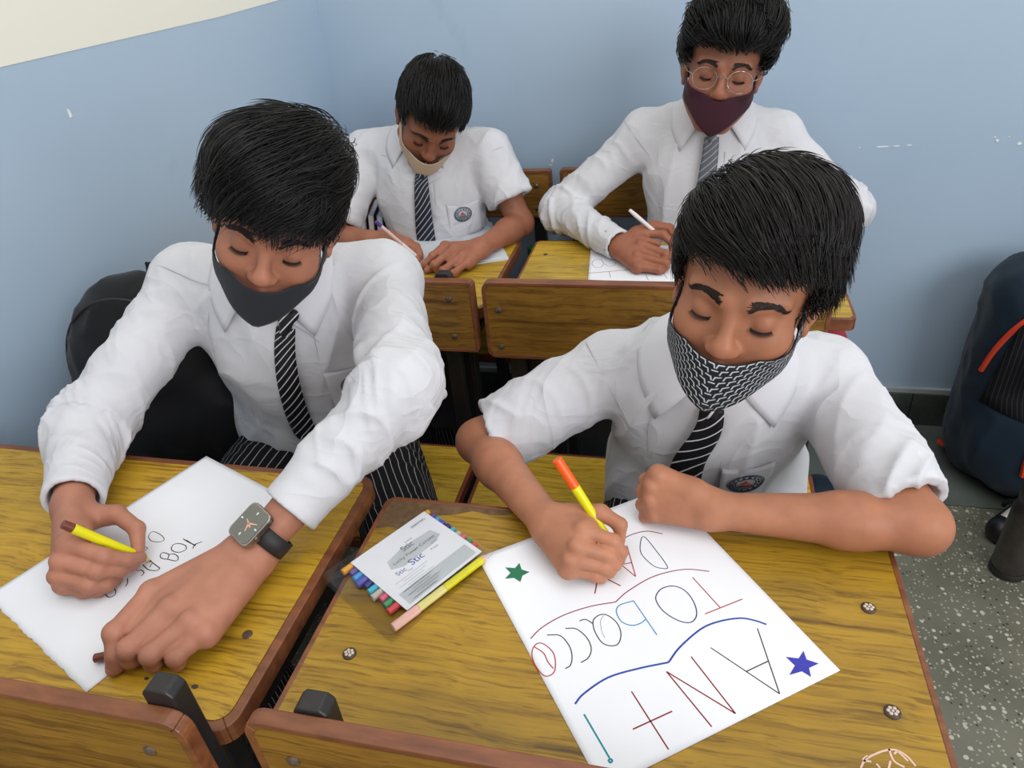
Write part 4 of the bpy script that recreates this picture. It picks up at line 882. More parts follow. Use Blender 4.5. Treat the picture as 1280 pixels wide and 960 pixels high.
        d = sh.eval(X); X = X-sh.grad(X)*np.where(d < want, d-want, 0)[:, None]
        grid_obj('collar', X.reshape(sp), M['collar'], root, thick=.0022)
    return P
def make_tie(P, pts, w0, w1, mat, knot=True, tip=True, off=.007, push=None):
    """pts: centre line in world coordinates, roughly in front of the chest; laid onto the shirt along -forward"""
    sh, fw, rt, up = P['sh'], P['fw'], P['rt'], P['up']
    C_ = smooth_line(pts, 6); n = len(C_)
    T_ = nrm(np.gradient(C_, axis=0)); side = nrm(np.cross(T_, np.broadcast_to(fw, T_.shape)))
    if side[0]@rt > 0: side = -side
    cols = np.linspace(-1, 1, 7); t = np.linspace(0, 1, n); wd_ = (w0+(w1-w0)*np.minimum(t*1.15, 1))/2
    G = np.zeros((n, 7, 3))
    base = sh.cast(C_+fw*.12, -fw, off=off)
    for j, c in enumerate(cols): G[:, j] = base+side*(c*wd_)[:, None]+fw*(.0035*(1-c*c))
    X = G.reshape(-1, 3); d = sh.eval(X); X = X+fw*np.where(d < off*.7, off*.7-d, 0)[:, None]
    G = X.reshape(n, 7, 3)
    if tip:
        end = G[-1].copy(); v = T_[-1]
        G = np.concatenate([G, (end+v*(w1*.55*(1-np.abs(cols)))[:, None])[None]], 0)
    o = grid_obj('tie', G, mat, P['root'], thick=.0025)
    if knot:
        c = base[0]+fw*.004-T_[0]*.012; k = Sdf(); k.gk[0] = .006
        k.cap(c-T_[0]*.012+side[0]*.009, c-T_[0]*.012-side[0]*.009, .0095, None, .006); k.cap(c, c+T_[0]*.016, .011, .0085, .008)
        V, F = k.mesh(.0022)
        q = V-c; uv = np.c_[.5+(q@side[0])/.045, (q@T_[0])/.30]
        npmesh('tie_knot', V, F, mat, o, uv=uv)
    return o
def make_mask(P, mat, top, bot, ear=.075, off=.004, rows=12, colsn=40, fullness=.0, earz=-.012, loop=True, point=.0):
    """cloth mask in head coordinates: top/bottom edge heights at the middle line, tapering to the ears"""
    W, sc, R, T = P['W'], P['sc'], np.array(P['R']), np.array(P['T'])
    mf = Sdf(); mf.gk[0] = .03
    E = lambda c, r, k=.03: mf.ell(W(c), np.array(r)*sc, R, k)
    E((0, .018, -.045), (.069, .066, .075)); E((0, .040, -.070), (.053, .047, .052)); mf.cap(W((-.014, .072, -.098)), W((.014, .072, -.098)), .018*sc, None, .03)
    if fullness: mf.cap(W((0, .07, -.055)), W((0, .074, -.10)), .022*sc, .018*sc, .03)
    u = np.linspace(-1, 1, colsn); G = np.zeros((rows, colsn, 3)); UV = np.zeros((rows, colsn, 2))
    for j, v in enumerate(np.linspace(0, 1, rows)):
        a = u*math.radians(92); k = np.abs(u)
        zt = top+(earz-top)*k**1.7; zb = bot+(earz-.024-bot)*k**P.get('mv', .85)
        z = zt+(zb-zt)*v
        D = np.stack([np.sin(a), np.cos(a)*1.0, np.zeros_like(a)], 1)
        far = np.stack([np.sin(a)*.14, .0+np.cos(a)*.16, z], 1)
        tgt = np.stack([np.zeros_like(a), np.full_like(a, .012), np.maximum(z, -.112)+.0*z], 1)
        Wf = W(far); Dw = nrm(W(tgt)-Wf)
        X = mf.cast(Wf, Dw, off=off*sc, far=.2)
        zz = np.minimum(z+.105, 0)      # cloth hangs below the chin
        X = X+(W(np.stack([0*a, 0*a-.35*np.abs(zz)*0, zz*.0], 1))-W(np.zeros((colsn, 3))))
        G[j] = X; UV[j, :, 0] = (u+1)/2; UV[j, :, 1] = v
    X = G.reshape(-1, 3); d = P['hs'].eval(X); g = P['hs'].grad(X); X = X-g*np.where(d < .002, d-.003, 0)[:, None]
    uu = np.tile(np.abs(u), rows); lim = np.interp(uu, [0, .45, .8, 1], [.030, .012, .0035, .0025]); d = P['hs'].eval(X); X = X-P['hs'].grad(X)*np.maximum(d-lim, 0)[:, None]
    o = grid_obj('face_mask', X.reshape(rows, colsn, 3), mat, P['root'], uv=UV, thick=.0016)
    if loop:
        for s_ in (0, -1):
            x = -1 if s_ == 0 else 1; e0 = X.reshape(rows, colsn, 3)[1, s_]; e1 = X.reshape(rows, colsn, 3)[-2, s_]
            mid = [W((x*.0775, -.012, .020)), W((x*.0800, -.026, .012)), W((x*.0805, -.028, -.014)), W((x*.0765, -.018, -.034))]
            L_ = smooth_line([e0]+[P['hs'].snap(np.array([m_]), .0015)[0] for m_ in mid]+[e1], 5); L_ = P['hs'].snap(L_, .0014, 3)
            rod('ear_loop', L_, .0016, mat, o, 6)
    return o
def badge(P, c, rad_w, rad_h, tilt=0.0, pocket=None):
    """school crest stitched on the pocket: rings, dots for lettering, a red emblem"""
    sh, fw, rt, up = P['sh'], P['fw'], P['rt'], P['up']; c0 = sh.cast(np.array([c])+fw*.12, -fw, off=.003)[0]
    ux = -rt; uy = up; root = P['root']
    def put(pts, off):
        q = np.array([c0+ux*p[0]+uy*p[1]+fw*.06 for p in pts]); return sh.cast(q, -fw, off=off, far=.2)
    pk = None
    if pocket:
        w, h0, h1 = pocket; nx, ny = 12, 10; g = [(-w+2*w*i/(nx-1), h0+(h1-h0)*j/(ny-1)-(.006*math.sin(math.pi*i/(nx-1)) if j == ny-1 else 0)) for j in range(ny) for i in range(nx)]
        X = put(g, .0045).reshape(ny, nx, 3); pk = grid_obj('pocket', X, M['collar'], root, thick=.0016)
        rod('pocket_hem', X[-1]+fw*.0004, .0009, M['thread'], pk, 5)
    rings = []
    o = None
    disc = [(0, 0)]+[(rad_w*math.cos(a), rad_h*math.sin(a)) for a in np.linspace(0, 2*math.pi, 32, endpoint=False)]
    X = put(disc, .0068); F = np.array([[0, 1+i, 1+(i+1) % 32] for i in range(32)])
    o = npmesh('badge', X, F, M['badge'], root); o.modifiers.new('s', 'SOLIDIFY').thickness = .0006
    for k in (.97, .86, .56):
        L_ = put([(rad_w*k*math.cos(a), rad_h*k*math.sin(a)) for a in np.linspace(0, 2*math.pi, 40)], .0074); rod('ring', L_, .00055, M['badge_ink'], o, 5)
    rr = random.Random(5)
    for i in range(14):
        a = 2*math.pi*i/14; dd = .028 if i % 3 else .05
        L_ = put([(rad_w*.71*math.cos(a+t), rad_h*.71*math.sin(a+t)) for t in (-dd*2.2, 0, dd*2.2)], .0075); rod('letter_stitch', L_, .0011, M['badge_ink'], o, 4)
    L_ = put([(-rad_w*.18, -rad_h*.1), (0, rad_h*.22), (rad_w*.18, -rad_h*.1)], .0078); rod('crest_flame', L_, .0026, M['badge_red'], o, 6)
    L_ = put([(-rad_w*.34, -rad_h*.26), (0, -rad_h*.34), (rad_w*.34, -rad_h*.26)], .0076); rod('crest_scroll', L_, .0010, M['badge_ink'], o, 5)
    return o
def seam(P, pts, r=.0008, off=.001, name='seam'):
    L_ = smooth_line(pts, 8); X = P['sh'].cast(L_+P['fw']*.08, -P['fw'], off=off, far=.25); return rod(name, X, r, M['thread'], P['root'], 4)
def legs(P, mat, knees, feet, h=.008, r=.072):
    """trousers over seat, thighs and shins, with plain black school shoes"""
    pel = np.array(P['pelvis']); rt = P['rt']; t = Sdf(); t.gk[0] = .02
    t.cap(pel-rt*.05, pel+rt*.05, .105, None, .03); 
    for sgn, k, f in ((1, knees[0], feet[0]), (-1, knees[1], feet[1])):
        hip = pel+rt*sgn*.075-np.array([0, 0, .01]); k = np.array(k); f = np.array(f)
        t.cap(hip, k, r*1.1, r*.82, .02); t.cap(k, f+np.array([0, 0, .07]), r*.80, r*.66, .02)
    V, F = t.mesh(h); N = t.grad(V); V = V+N*((ridged(V*np.array([20, 34, 20]))-.3)*.006)[:, None]
    # stripe coordinate: distance round the leg, so the pinstripes follow thigh and shin
    best = np.full(len(V), 1e3); co = np.zeros(len(V))
    for sgn, k, f in ((1, knees[0], feet[0]), (-1, knees[1], feet[1])):
        hip = pel+rt*sgn*.075-np.array([0, 0, .01]); k = np.array(k); f = np.array(f, float)+np.array([0, 0, .07])
        for a, b in ((hip, k), (k, f)):
            ba = b-a; h_ = np.clip((V-a)@ba/(ba@ba), 0, 1); q = V-a-h_[:, None]*ba; d = np.linalg.norm(q, axis=1); ax = nrm(ba); e1 = nrm(rt-(rt@ax)*ax); e2 = np.cross(e1, ax)
            m = d < best; best = np.where(m, d, best); co = np.where(m, np.arctan2(q@e1, q@e2)*r*.9+.5, co)
    npmesh('trousers', V, F, mat, P['root'], True, np.repeat(co[:, None], 3, 1))
    for f in feet:
        f = np.array(f); s = Sdf(); s.gk[0] = .01
        s.cap(f+[0, .03, .045], f+[0, -.12, .036], .036, .034, .02); s.cap(f+[0, .02, .06], f+[0, -.03, .06], .034, .03, .02); s.box(f+[0, -.05, -.05], (.2, .3, .05), None, 0, .004, True)
        V, F = s.mesh(.008); npmesh('shoe', V, F, M['shoe'], P['root'])
# ---------------------------------------------------------------- the four boys
vec = lambda *a: np.array(a, float)
def top_keep(zl=.05, side=-.01):
    return lambda p: (p[:, 2] > np.where(p[:, 1] > .045, zl+.012, np.where(p[:, 1] > -.03, side+.02, -.05)))
def fringe_keep(z0=.052, z1=.085): return lambda p: (p[:, 1] > .04) & (p[:, 2] > z0) & (p[:, 2] < z1)
side_keep = lambda p: (np.abs(p[:, 0]) > .045) & (p[:, 2] > -.015) & (p[:, 2] < .06) & (p[:, 1] < .05)
crown_keep = lambda p: (p[:, 2] > .085)
# front right boy, patterned mask
boyR = make_person(dict(HEADS['BR_front'], label='boy in short sleeves with patterned mask, writing on the lettered poster',
    neck=(.052, .880, .870), SR=(-.098, .92, .788), SL=(.200, .915, .796), pelvis=(.05, 1.0, .53), ER=(-.297, .842, .695), EL=(.286, .690, .738),
    hands=dict(R=HANDS['R_right'], L=HANDS['R_left']), sleeve=dict(R='short', L='short'), slen=dict(R=.86, L=.88), flare=dict(R=1.02, L=1.0), sag=dict(R=(.012, -.01, -.018), L=(-.005, .01, -.02)),
    armr=(.041, .026), skin=(168, 112, 84), handskin=(178, 122, 94), res=.0023, bw=1.0, hemf=.035, belly=.015, copen=8, cspread=34, cl=1.12,
    hair=dict(vol=-.001, line=.054, mat='hair_brown', crown=(.01, -.085, .095), face=(.052, -.035, -.060, .006), puffs=[((-.026, -.02, .080), (.050, .068, .042)), ((.02, .03, .082), (.048, .048, .035)), ((-.044, -.03, .045), (.033, .056, .046))],
        sets=[dict(n=4200, L=(.05, .10), seed=1, r=.0007, keep=top_keep(.055), sweep=lambda c, r: r*.50+vec(-.75, .60, -.2), lift=.011),
              dict(n=700, L=(.04, .07), seed=5, r=.0007, keep=crown_keep, sweep=lambda c, r: r*.40+vec(-.75, .50, -.1), lift=.012),
              dict(n=500, L=(.025, .045), seed=2, r=.0007, keep=fringe_keep(.056, .10), sweep=lambda c, r: r*.3+vec(-.6, .6, -.35), lift=.006),
              dict(n=500, L=(.03, .06), seed=3, r=.0007, keep=side_keep, sweep=lambda c, r: r*.3+vec(0, .25, -1.0), lift=.008)])))
make_tie(boyR, [(.047, .80, .818), (.046, .79, .79), (.040, .78, .76), (.030, .78, .73), (.022, .78, .70), (.018, .78, .66)], .030, .046, M['tie_r'])
make_mask(boyR, M['mask_pattern'], -.047, -.119, earz=-.008, fullness=1)
badge(boyR, (.105, .80, .655), .026, .022, pocket=(.036, -.085, .038))
legs(boyR, M['trousers'], ((-.06, .62, .50), (.17, .62, .50)), ((-.06, .66, 0), (.17, .66, 0)))
# front left boy, black mask and watch
boyL = make_person(dict(HEADS['BL_front'], label='boy in long sleeves with plain black mask and a square watch',
    neck=(-.620, .925, .955), SR=(-.800, .940, .908), SL=(-.476, .985, .898), pelvis=(-.68, 1.05, .53), ER=(-.885, .715, .765), EL=(-.366, .752, .852),
    hands=dict(R=HANDS['L_right'], L=HANDS['L_left']), sleeve=dict(R='long', L='long'), cuffgap=dict(R=.012, L=.066), cuffw=1.05, sw=1.08,
    armr=(.043, .0275), skin=(170, 114, 90), handskin=(172, 118, 96), res=.0023, bw=1.08, copen=8, cspread=30, cl=1.1, brow=1.1,
    hair=dict(vol=-.005, line=.046, crown=(-.03, -.085, .095), face=(lambda x: np.interp(x, [-.06, -.03, -.005, .012, .03, .06], [.018, .026, .022, .034, .042, .034]), -.030, -.055, .008), puffs=[((.026, .02, .080), (.050, .055, .042)), ((-.03, -.01, .082), (.050, .068, .042)), ((.0, .055, .066), (.055, .034, .028))],
        sets=[dict(n=4200, L=(.05, .11), seed=11, r=.0007, keep=top_keep(.05), sweep=lambda c, r: r*.45+vec(.55, .70, -.2)+.45*np.sin(c[:, :1]*75+c[:, 1:2]*30)*vec(.25, 1, 0), lift=.010),
              dict(n=700, L=(.04, .08), seed=15, r=.0007, keep=crown_keep, sweep=lambda c, r: r*.40+vec(.75, .50, -.1), lift=.016),
              dict(n=420, L=(.03, .06), seed=12, r=.0008, keep=lambda p: (p[:, 1] > .04) & (p[:, 2] > .045) & (p[:, 2] < .10) & (p[:, 0] < .045), sweep=lambda c, r: r*.3+vec(-.25, .7, -.6), lift=.010, face=(lambda x: np.interp(x, [-.05, -.02, -.004, .010, .03], [.020, .016, .004, .016, .030]), -.04, -.07)),
              dict(n=500, L=(.03, .06), seed=13, r=.0007, keep=side_keep, sweep=lambda c, r: r*.3+vec(0, .2, -1.0), lift=.008)]),
    folds=[(vec(-.425, .775, .885), vec(-.345, .795, .885), .013, .010, .02), (vec(-.41, .725, .85), vec(-.345, .715, .815), .012, .010, .02), (vec(-.350, .79, .81), vec(-.342, .835, .785), .018, .008, .03)]))
make_tie(boyL, [(-.583, .86, .889), (-.592, .85, .85), (-.603, .85, .80), (-.615, .85, .74), (-.625, .85, .68), (-.632, .85, .62)], .028, .044, M['tie_l'])
make_mask(boyL, M['mask_black'], -.050, -.114, earz=-.010, fullness=1)
badge(boyL, (-.512, .85, .738), .022, .022, pocket=(.042, -.06, .04))
legs(boyL, M['trousers_l'], ((-.76, .68, .52), (-.425, .785, .530)), ((-.76, .72, 0), (-.42, .72, 0)), r=.080)
# back left boy, beige mask
boyBL = make_person(dict(HEADS['BL_back'], label='short-haired boy with pale beige mask at the back left, head bent low',
    neck=(-.658, 1.768, .940), SR=(-.832, 1.77, .900), SL=(-.500, 1.775, .892), pelvis=(-.665, 1.77, .53), ER=(-.905, 1.610, .722), EL=(-.412, 1.715, .728),
    hands=dict(R=HANDS['BL_right'], L=HANDS['BL_left']), sleeve=dict(R='short', L='short'), slen=dict(R=.78, L=.66), flare=dict(R=1.05, L=1.12), sag=dict(R=(0, 0, -.01), L=(.01, 0, -.012)),
    armr=(.040, .0255), skin=(138, 88, 66), handskin=(160, 104, 80), res=.0032, bw=1.0, copen=8, cl=1.0, brow=1.1,
    hair=dict(vol=-.001, line=.054, crown=(0, -.085, .09), face=(lambda x: .060+0*x, .0, -.05, .016), puffs=[((0, .0, .084), (.052, .068, .036))],
        sets=[dict(n=2600, L=(.03, .055), seed=21, r=.0009, keep=top_keep(.052), sweep=lambda c, r: r*.8+vec(.1, .5, -.2), lift=.010),
              dict(n=400, L=(.02, .045), seed=25, r=.0009, keep=crown_keep, sweep=lambda c, r: r*.7+vec(.1, .5, .2), lift=.012)])))
make_tie(boyBL, [(-.643, 1.68, .876), (-.645, 1.68, .85), (-.648, 1.67, .80), (-.652, 1.66, .75), (-.655, 1.66, .70)], .030, .050, M['tie_b'])
make_mask(boyBL, M['mask_beige'], -.054, -.110, earz=-.006, fullness=1)
badge(boyBL, (-.555, 1.68, .765), .020, .020, pocket=(.036, -.06, .03))
legs(boyBL, M['trousers'], ((-.74, 1.40, .50), (-.58, 1.40, .50)), ((-.74, 1.46, 0), (-.58, 1.46, 0)), h=.012)
# back right boy, glasses and maroon mask
HB = HANDS['BR_right']; mir = lambda p: [round(.03*2-p[0], 4), p[1], p[2]]
HBL = dict(wrist=mir(HB['wrist']), mcp=[mir(p) for p in HB['mcp']], f=[[mir(p) for p in f] for f in HB['f']], thumb=[mir(p) for p in HB["thumb"]], s=1.1)
boyBR = make_person(dict(HEADS['BR_back'], label='boy with thin round glasses and maroon mask at the back right',
    neck=(.050, 1.745, .990), SR=(-.104, 1.765, .925), SL=(.192, 1.765, .912), pelvis=(.05, 1.77, .53), ER=(-.314, 1.735, .756), EL=(.37, 1.72, .760),
    hands=dict(R=HB, L=HBL), sleeve=dict(R='long', L='long'), cuffgap=dict(R=.006, L=.01), cuffw=1.0,
    armr=(.041, .026), skin=(150, 98, 76), handskin=(150, 94, 70), res=.0032, bw=1.05, copen=8, cl=1.15,
    hair=dict(vol=.006, line=.052, crown=(0, -.085, .10), face=(.054, -.015, -.06, .010), puffs=[((.02, .03, .09), (.06, .06, .05)), ((-.03, .02, .085), (.06, .06, .05)), ((0, .07, .085), (.055, .03, .03))],
        sets=[dict(n=2800, L=(.05, .09), seed=31, r=.0010, keep=top_keep(.055), sweep=lambda c, r: r*.5+vec(-.25, .8, -.1), lift=.013),
              dict(n=500, L=(.04, .07), seed=35, r=.0010, keep=crown_keep, sweep=lambda c, r: r*.4+vec(-.3, .8, .1), lift=.016)])))
make_tie(boyBR, [(.047, 1.68, .952), (.046, 1.67, .92), (.043, 1.66, .88), (.040, 1.65, .83), (.04, 1.64, .76), (.04, 1.64, .70)], .030, .046, M['tie_c'])
make_mask(boyBR, M['mask_maroon'], -.038, -.119, earz=-.004, fullness=1)
legs(boyBR, M['trousers'], ((-.03, 1.40, .50), (.14, 1.40, .50)), ((-.03, 1.46, 0), (.14, 1.46, 0)), h=.012)
W = boyBR['W']; gl = None
for x in (-1, 1):
    ring = [W((x*.034+.0235*math.cos(a), .0965-.006*abs(math.cos(a))*(1 if math.cos(a)*x > 0 else .2), -.006+.0205*math.sin(a))) for a in np.linspace(0, 2*math.pi, 40)]
    g = rod('glasses_rim', ring, .0009, M['glasses'], boyBR['root'], 6)
    c = W((x*.034, .0955, -.006)); npmesh('lens', np.vstack([ring[:-1], [c]]), np.array([[i, (i+1) % 39, 39] for i in range(39)]), M['lens'], g).modifiers.new('s', 'SOLIDIFY').thickness = .0012
    rod('temple', [W((x*.0570, .091, -.002)), W((x*.070, .075, 0)), W((x*.0795, .03, .006)), W((x*.0815, -.005, .012))], .0008, M['glasses'], g, 6)
rod('glasses_bridge', [W((-.0108, .0975, -.002)), W((-.004, .1005, .002)), W((.004, .1005, .002)), W((.0108, .0975, -.002))], .0009, M['glasses'], boyBR['root'], 6)
# ---------------- the watch on the left boy's wrist
Hh = HANDS['L_left']; wr = np.array(Hh['wrist']); el = np.array((-.366, .752, .852)); ax = nrm(wr-el); nz = Hh['nz']; nz = nrm(nz-(nz@ax)*ax); lt = np.cross(ax, nz)
cw = wr-ax*.026; Mw = Matrix((tuple(lt)+(0,), tuple(ax)+(0,), tuple(nz)+(0,), (0, 0, 0, 1))).transposed(); Mw.translation = Vector(cw)
wt = boyL['root']
ring_o = []; aa = np.linspace(0, 2*math.pi, 48, endpoint=False)
G = np.array([[cw+lt*math.cos(a)*(.0325+q[0])+nz*math.sin(a)*(.0275+q[0])+ax*q[1] for a in aa] for q in ((0, -.0105), (.0022, -.0105), (.0024, 0), (.0022, .0105), (0, .0105))])
watch = grid_obj('watch_strap', G, M['strap'], wt, closed=True, thick=.0015)
T0 = Mw @ Matrix.Translation((0, 0, .0288))
prism('watch_case', round_rect(-.0215, .0215, -.0245, .0245, .009, 6), 0, .009, M['steel_light'], watch, .0015, T0)
prism('watch_screen', round_rect(-.0190, .0190, -.0220, .0220, .0075, 6), .009, .0098, M['watch_face'], watch, .0004, T0)
for a, L_, w_ in ((2.0, .013, .0013), (.35, .010, .0015), (-1.9, .008, .0011), (1.2, .0065, .0018)):
    prism('watch_hand', [(-w_, -.001), (w_, -.001), (w_*.4, L_), (-w_*.4, L_)], .0098, .0102, M['watch_hand'], watch, 0, T0 @ Matrix.Rotation(a, 4, 'Z'))
for a in range(4):
    prism('watch_index', [(-.0009, .0135), (.0009, .0135), (.0009, .0170), (-.0009, .0170)], .0098, .0101, M['white_plastic'], watch, 0, T0 @ Matrix.Rotation(a*math.pi/2, 4, 'Z'))
lathe('watch_crown', [(0, 0), (.003, 0), (.003, .003), (0, .0032)], M['steel_light'], watch, 14, T0 @ Matrix.Translation((-.0212, .007, .0045)) @ Matrix.Rotation(-math.pi/2, 4, 'Y'))
cb = cw+lt*.0325; prism('strap_buckle', round_rect(-.011, .011, -.0125, .0125, .003), 0, .0035, M['strap'], watch, .001, Matrix((tuple(nz)+(0,), tuple(ax)+(0,), tuple(-lt if False else lt)+(0,), (0, 0, 0, 1))).transposed() if False else Mw @ Matrix.Translation((.0335, 0, -.004)) @ Matrix.Rotation(math.pi/2, 4, 'Y'))

# button plackets beside the ties
for P_, pts in ((boyR, [(.075, .80, .79), (.070, .79, .74), (.066, .78, .69), (.064, .78, .63)]), (boyL, [(-.548, .86, .87), (-.552, .85, .80), (-.560, .85, .74), (-.568, .85, .68)]), (boyBL, [(-.615, 1.68, .85), (-.617, 1.67, .80), (-.620, 1.66, .74), (-.62, 1.66, .68)]), (boyBR, [(.078, 1.68, .92), (.076, 1.66, .86), (.074, 1.65, .78), (.074, 1.65, .70)])):
    seam(P_, pts, .0007, .0010, 'placket_seam')
# ---------------------------------------------------------------- paper, pens and the things lying about
def sheet(name, corners, z, mat, label, cat, thick=.0006, group=None, torn=None, curl=0.0):
    """a single sheet: fine grid between four corners (a b c d in turn), with slight waviness"""
    a, b, c, d = [np.array(p, float) for p in corners]; n = 40
    if (b-a)[0]*(d-a)[1]-(b-a)[1]*(d-a)[0] > 0: a, b, c, d = a, d, c, b; torn = {'a': 'l'}.get(torn, torn)
    top = np.zeros((n, n, 3)); rr = np.random.RandomState(4)
    for i, u in enumerate(np.linspace(0, 1, n)):
        for j, v in enumerate(np.linspace(0, 1, n)):
            p = (a*(1-u)+b*u)*(1-v)+(d*(1-u)+c*u)*v
            if torn == 'a' and i == 0: p = p+(b-a)/np.linalg.norm(b-a)*rr.uniform(-.0004, .0016)
            if torn == 'l' and j == 0: p = p+(d-a)/np.linalg.norm(d-a)*rr.uniform(-.0004, .0016)
            top[i, j] = (p[0], p[1], z)
    o = grid_obj(name, top, mat, None); md = o.modifiers.new('solid', 'SOLIDIFY'); md.thickness = thick; md.offset = -1
    tag(o, label, cat, group); return o
def write(d, parent, z, w, cols):
    for k, L in d.items():
        for lin, pts in L:
            strokes_obj('pen_stroke', [pts], INK[cols.get(k, k)], parent, z, w.get(k, w['*']), not lin)
TL, BR = np.array(POSTER_C[0]), np.array(POSTER_C[1]); u = np.array([.587, -.81]); u /= np.linalg.norm(u); l_ = (BR-TL)@u
poster = sheet('lettered_poster', (TL, TL+u*l_, BR, BR-u*l_), DZ+.0011, M['paper'], 'white poster sheet with big coloured letters and two stars', 'poster', .0008)
write(POSTER, poster, DZ+.00125, {'*': .0013, 'blue': .0021, 'teal': .0019, 'dred2': .0015, 'black': .0012, 'dteal': .0011, 'grey': .0007}, {'dred2': 'dred'})
prism('star_sticker', STAR_G, DZ+.0011, DZ+.0014, M['star_green'], poster)['label'] = 'green star sticker'
prism('star_sticker', STAR_B, DZ+.0011, DZ+.0014, M['star_blue'], poster)['label'] = 'blue star sticker'
T_, B_ = np.array(SHEET_C[0]), np.array(SHEET_C[3]); L_ = np.array((-.843, .442)); R_ = T_+(B_-L_)
lsheet = sheet('torn_sheet', (L_, T_, R_, B_), DZ+.0009, M['paper'], 'white sheet with torn edge and small letters under the hands with the watch', 'paper', .0006, torn='a')
write(SHEET, lsheet, DZ+.00105, {'*': .0011, 'brown': .0013}, {})
strokes_obj('chalk_doodle', [p for _, p in DOODLE['pink']], INK['pink'], right_desk, DZ+.0002, .0018)
# pens
def pen(name, a, b, segs, label, group=None, cat='pen', tip=None):
    """segs: list of (part name, t0, t1, r0, r1, material) along a->b"""
    a = np.array(a, float); b = np.array(b, float); d = b-a; Lg = np.linalg.norm(d)
    root = empty(name, tuple(b), label, cat, group)
    Mx = frame_to(a, b)
    for nm, t0, t1, r0, r1, m in segs:
        z0, z1 = t0*Lg, t1*Lg; e = min(.0008, r0*.4)
        lathe(nm, [(0, z0), (r0-e, z0), (r0, z0+e), (r1, z1-e*.5), (max(r1-e, r1*.5), z1), (0, z1)], M[m], root, 16, Mx)
    return root
def ext(a, b, L, at_b=True):
    a, b = np.array(a, float), np.array(b, float); d = nrm(b-a); return (b-d*L, b)
h = HANDS['L_right']['pen']; pen('felt_pen', h[0], h[1], [('end_plug', 0, .11, .0056, .0060, 'pen_brown'), ('barrel', .11, .78, .0062, .0060, 'yellow'), ('grip_cone', .78, .90, .0055, .0034, 'yellow'), ('nib_holder', .90, .965, .0030, .0024, 'pen_tan'), ('nib', .965, 1.0, .0014, .0006, 'pen_brown')], 'yellow felt pen with brown end in the hand of the boy with the black mask')
h = HANDS['L_left']['pen']; pen('felt_pen', h[0], h[1], [('cap', 0, .75, .0052, .0050, 'pen_brown'), ('barrel', .75, 1, .0048, .0048, 'yellow')], 'short brown pen cap end sticking out under the resting hand with the watch')
h = HANDS['R_right']['pen']; pen('felt_pen', h[0], h[1], [('cap', 0, .27, .0066, .0064, 'orange'), ('barrel', .27, .74, .0063, .0050, 'yellow'), ('grip_cone', .74, .80, .0046, .0032, 'white_plastic'), ('nib_holder', .80, .95, .0028, .0022, 'white_plastic'), ('nib', .95, 1.0, .0013, .0006, 'orange')], 'yellow felt pen with orange end, writing on the lettered poster')
h = HANDS['BL_right']['pen']; pen('ballpoint_pen', h[0], h[1], [('end_cap', 0, .11, .0044, .0046, 'purple'), ('barrel', .11, .55, .0044, .0044, 'pen_pink'), ('grip', .55, .88, .0046, .0042, 'white_plastic'), ('cone', .88, 1, .0036, .0006, 'steel_light')], 'pinkish ballpoint pen with purple end, held by the boy with the beige mask')
h = HANDS['BR_right']['pen']; pen('ballpoint_pen', h[0], h[1], [('end_cap', 0, .10, .0038, .0046, 'white_plastic'), ('barrel', .10, .82, .0048, .0046, 'white_plastic'), ('cone', .82, 1, .0042, .0007, 'steel_light')], 'white ballpoint pen held by the boy with glasses')
# packet of felt pens: pouch, printed card, row of pens
c0, c1, c2 = [np.array(p) for p in CARD_C[:3]]; ul = nrm(c1-c0); uw = nrm(c2-c0); uw = nrm(uw-(uw@ul)*ul); Lc = np.linalg.norm(c1-c0)*1.0; Wc = (c2-c0)@uw
pk = empty('pen_pouch', (float(c0[0]), float(c0[1]), DZ), 'clear plastic pouch of felt pens with a printed white card', 'pouch')
at2 = lambda l, w, z: (float(c0[0]+ul[0]*l+uw[0]*w), float(c0[1]+ul[1]*l+uw[1]*w), z)
Mp = Matrix(((uw[0], ul[0], 0, c0[0]), (uw[1], ul[1], 0, c0[1]), (0, 0, 1, 0), (0, 0, 0, 1)))
zc = DZ+.0112
card = prism('printed_card', [(0, 0), (0, Lc), (Wc, Lc), (Wc, 0)], zc, zc+.0005, M['paper'], pk, 0, Mp)
prism('clear_film', round_rect(-.010, Wc+.014, -.008, Lc+.036, .004), zc+.0009, zc+.0012, M['clear'], pk, 0, Mp)
prism('clear_film', round_rect(-.010, Wc+.014, -.008, Lc+.036, .004), DZ+.0002, DZ+.0004, M['clear'], pk, 0, Mp)
prism('flap', [(-.026, Lc+.004), (-.026, Lc+.030), (.004, Lc+.030), (.004, Lc+.004)], DZ+.0065, DZ+.0069, M['clear'], pk, 0, Mp)
def print_text(s, x, y, size, mat, rot, parent, z):
    cu = bpy.data.curves.new('text', 'FONT'); cu.body = s; cu.size = size; cu.align_x = 'CENTER'; cu.align_y = 'CENTER'
    o = bpy.data.objects.new('printed_text', cu); COL.objects.link(o); dg = bpy.context.evaluated_depsgraph_get(); me = bpy.data.meshes.new_from_object(o.evaluated_get(dg))
    bpy.data.objects.remove(o); me.transform(Mp @ Matrix.Translation((x, y, z)) @ Matrix(((0, -1, 0, 0), (-1, 0, 0, 0), (0, 0, 1, 0), (0, 0, 0, 1)))); me.materials.clear(); me.materials.append(mat)
    q = bpy.data.objects.new('printed_text', me); link(q, parent); return q
zt = zc+.0006; rt_ = math.radians(-90+180)
prism('print_cloud', [(.034, .018), (.050, .014), (.056, .03), (.058, .08), (.050, .094), (.036, .09), (.030, .06)], zt-.0001, zt, INK['pgrey'], card, 0, Mp)
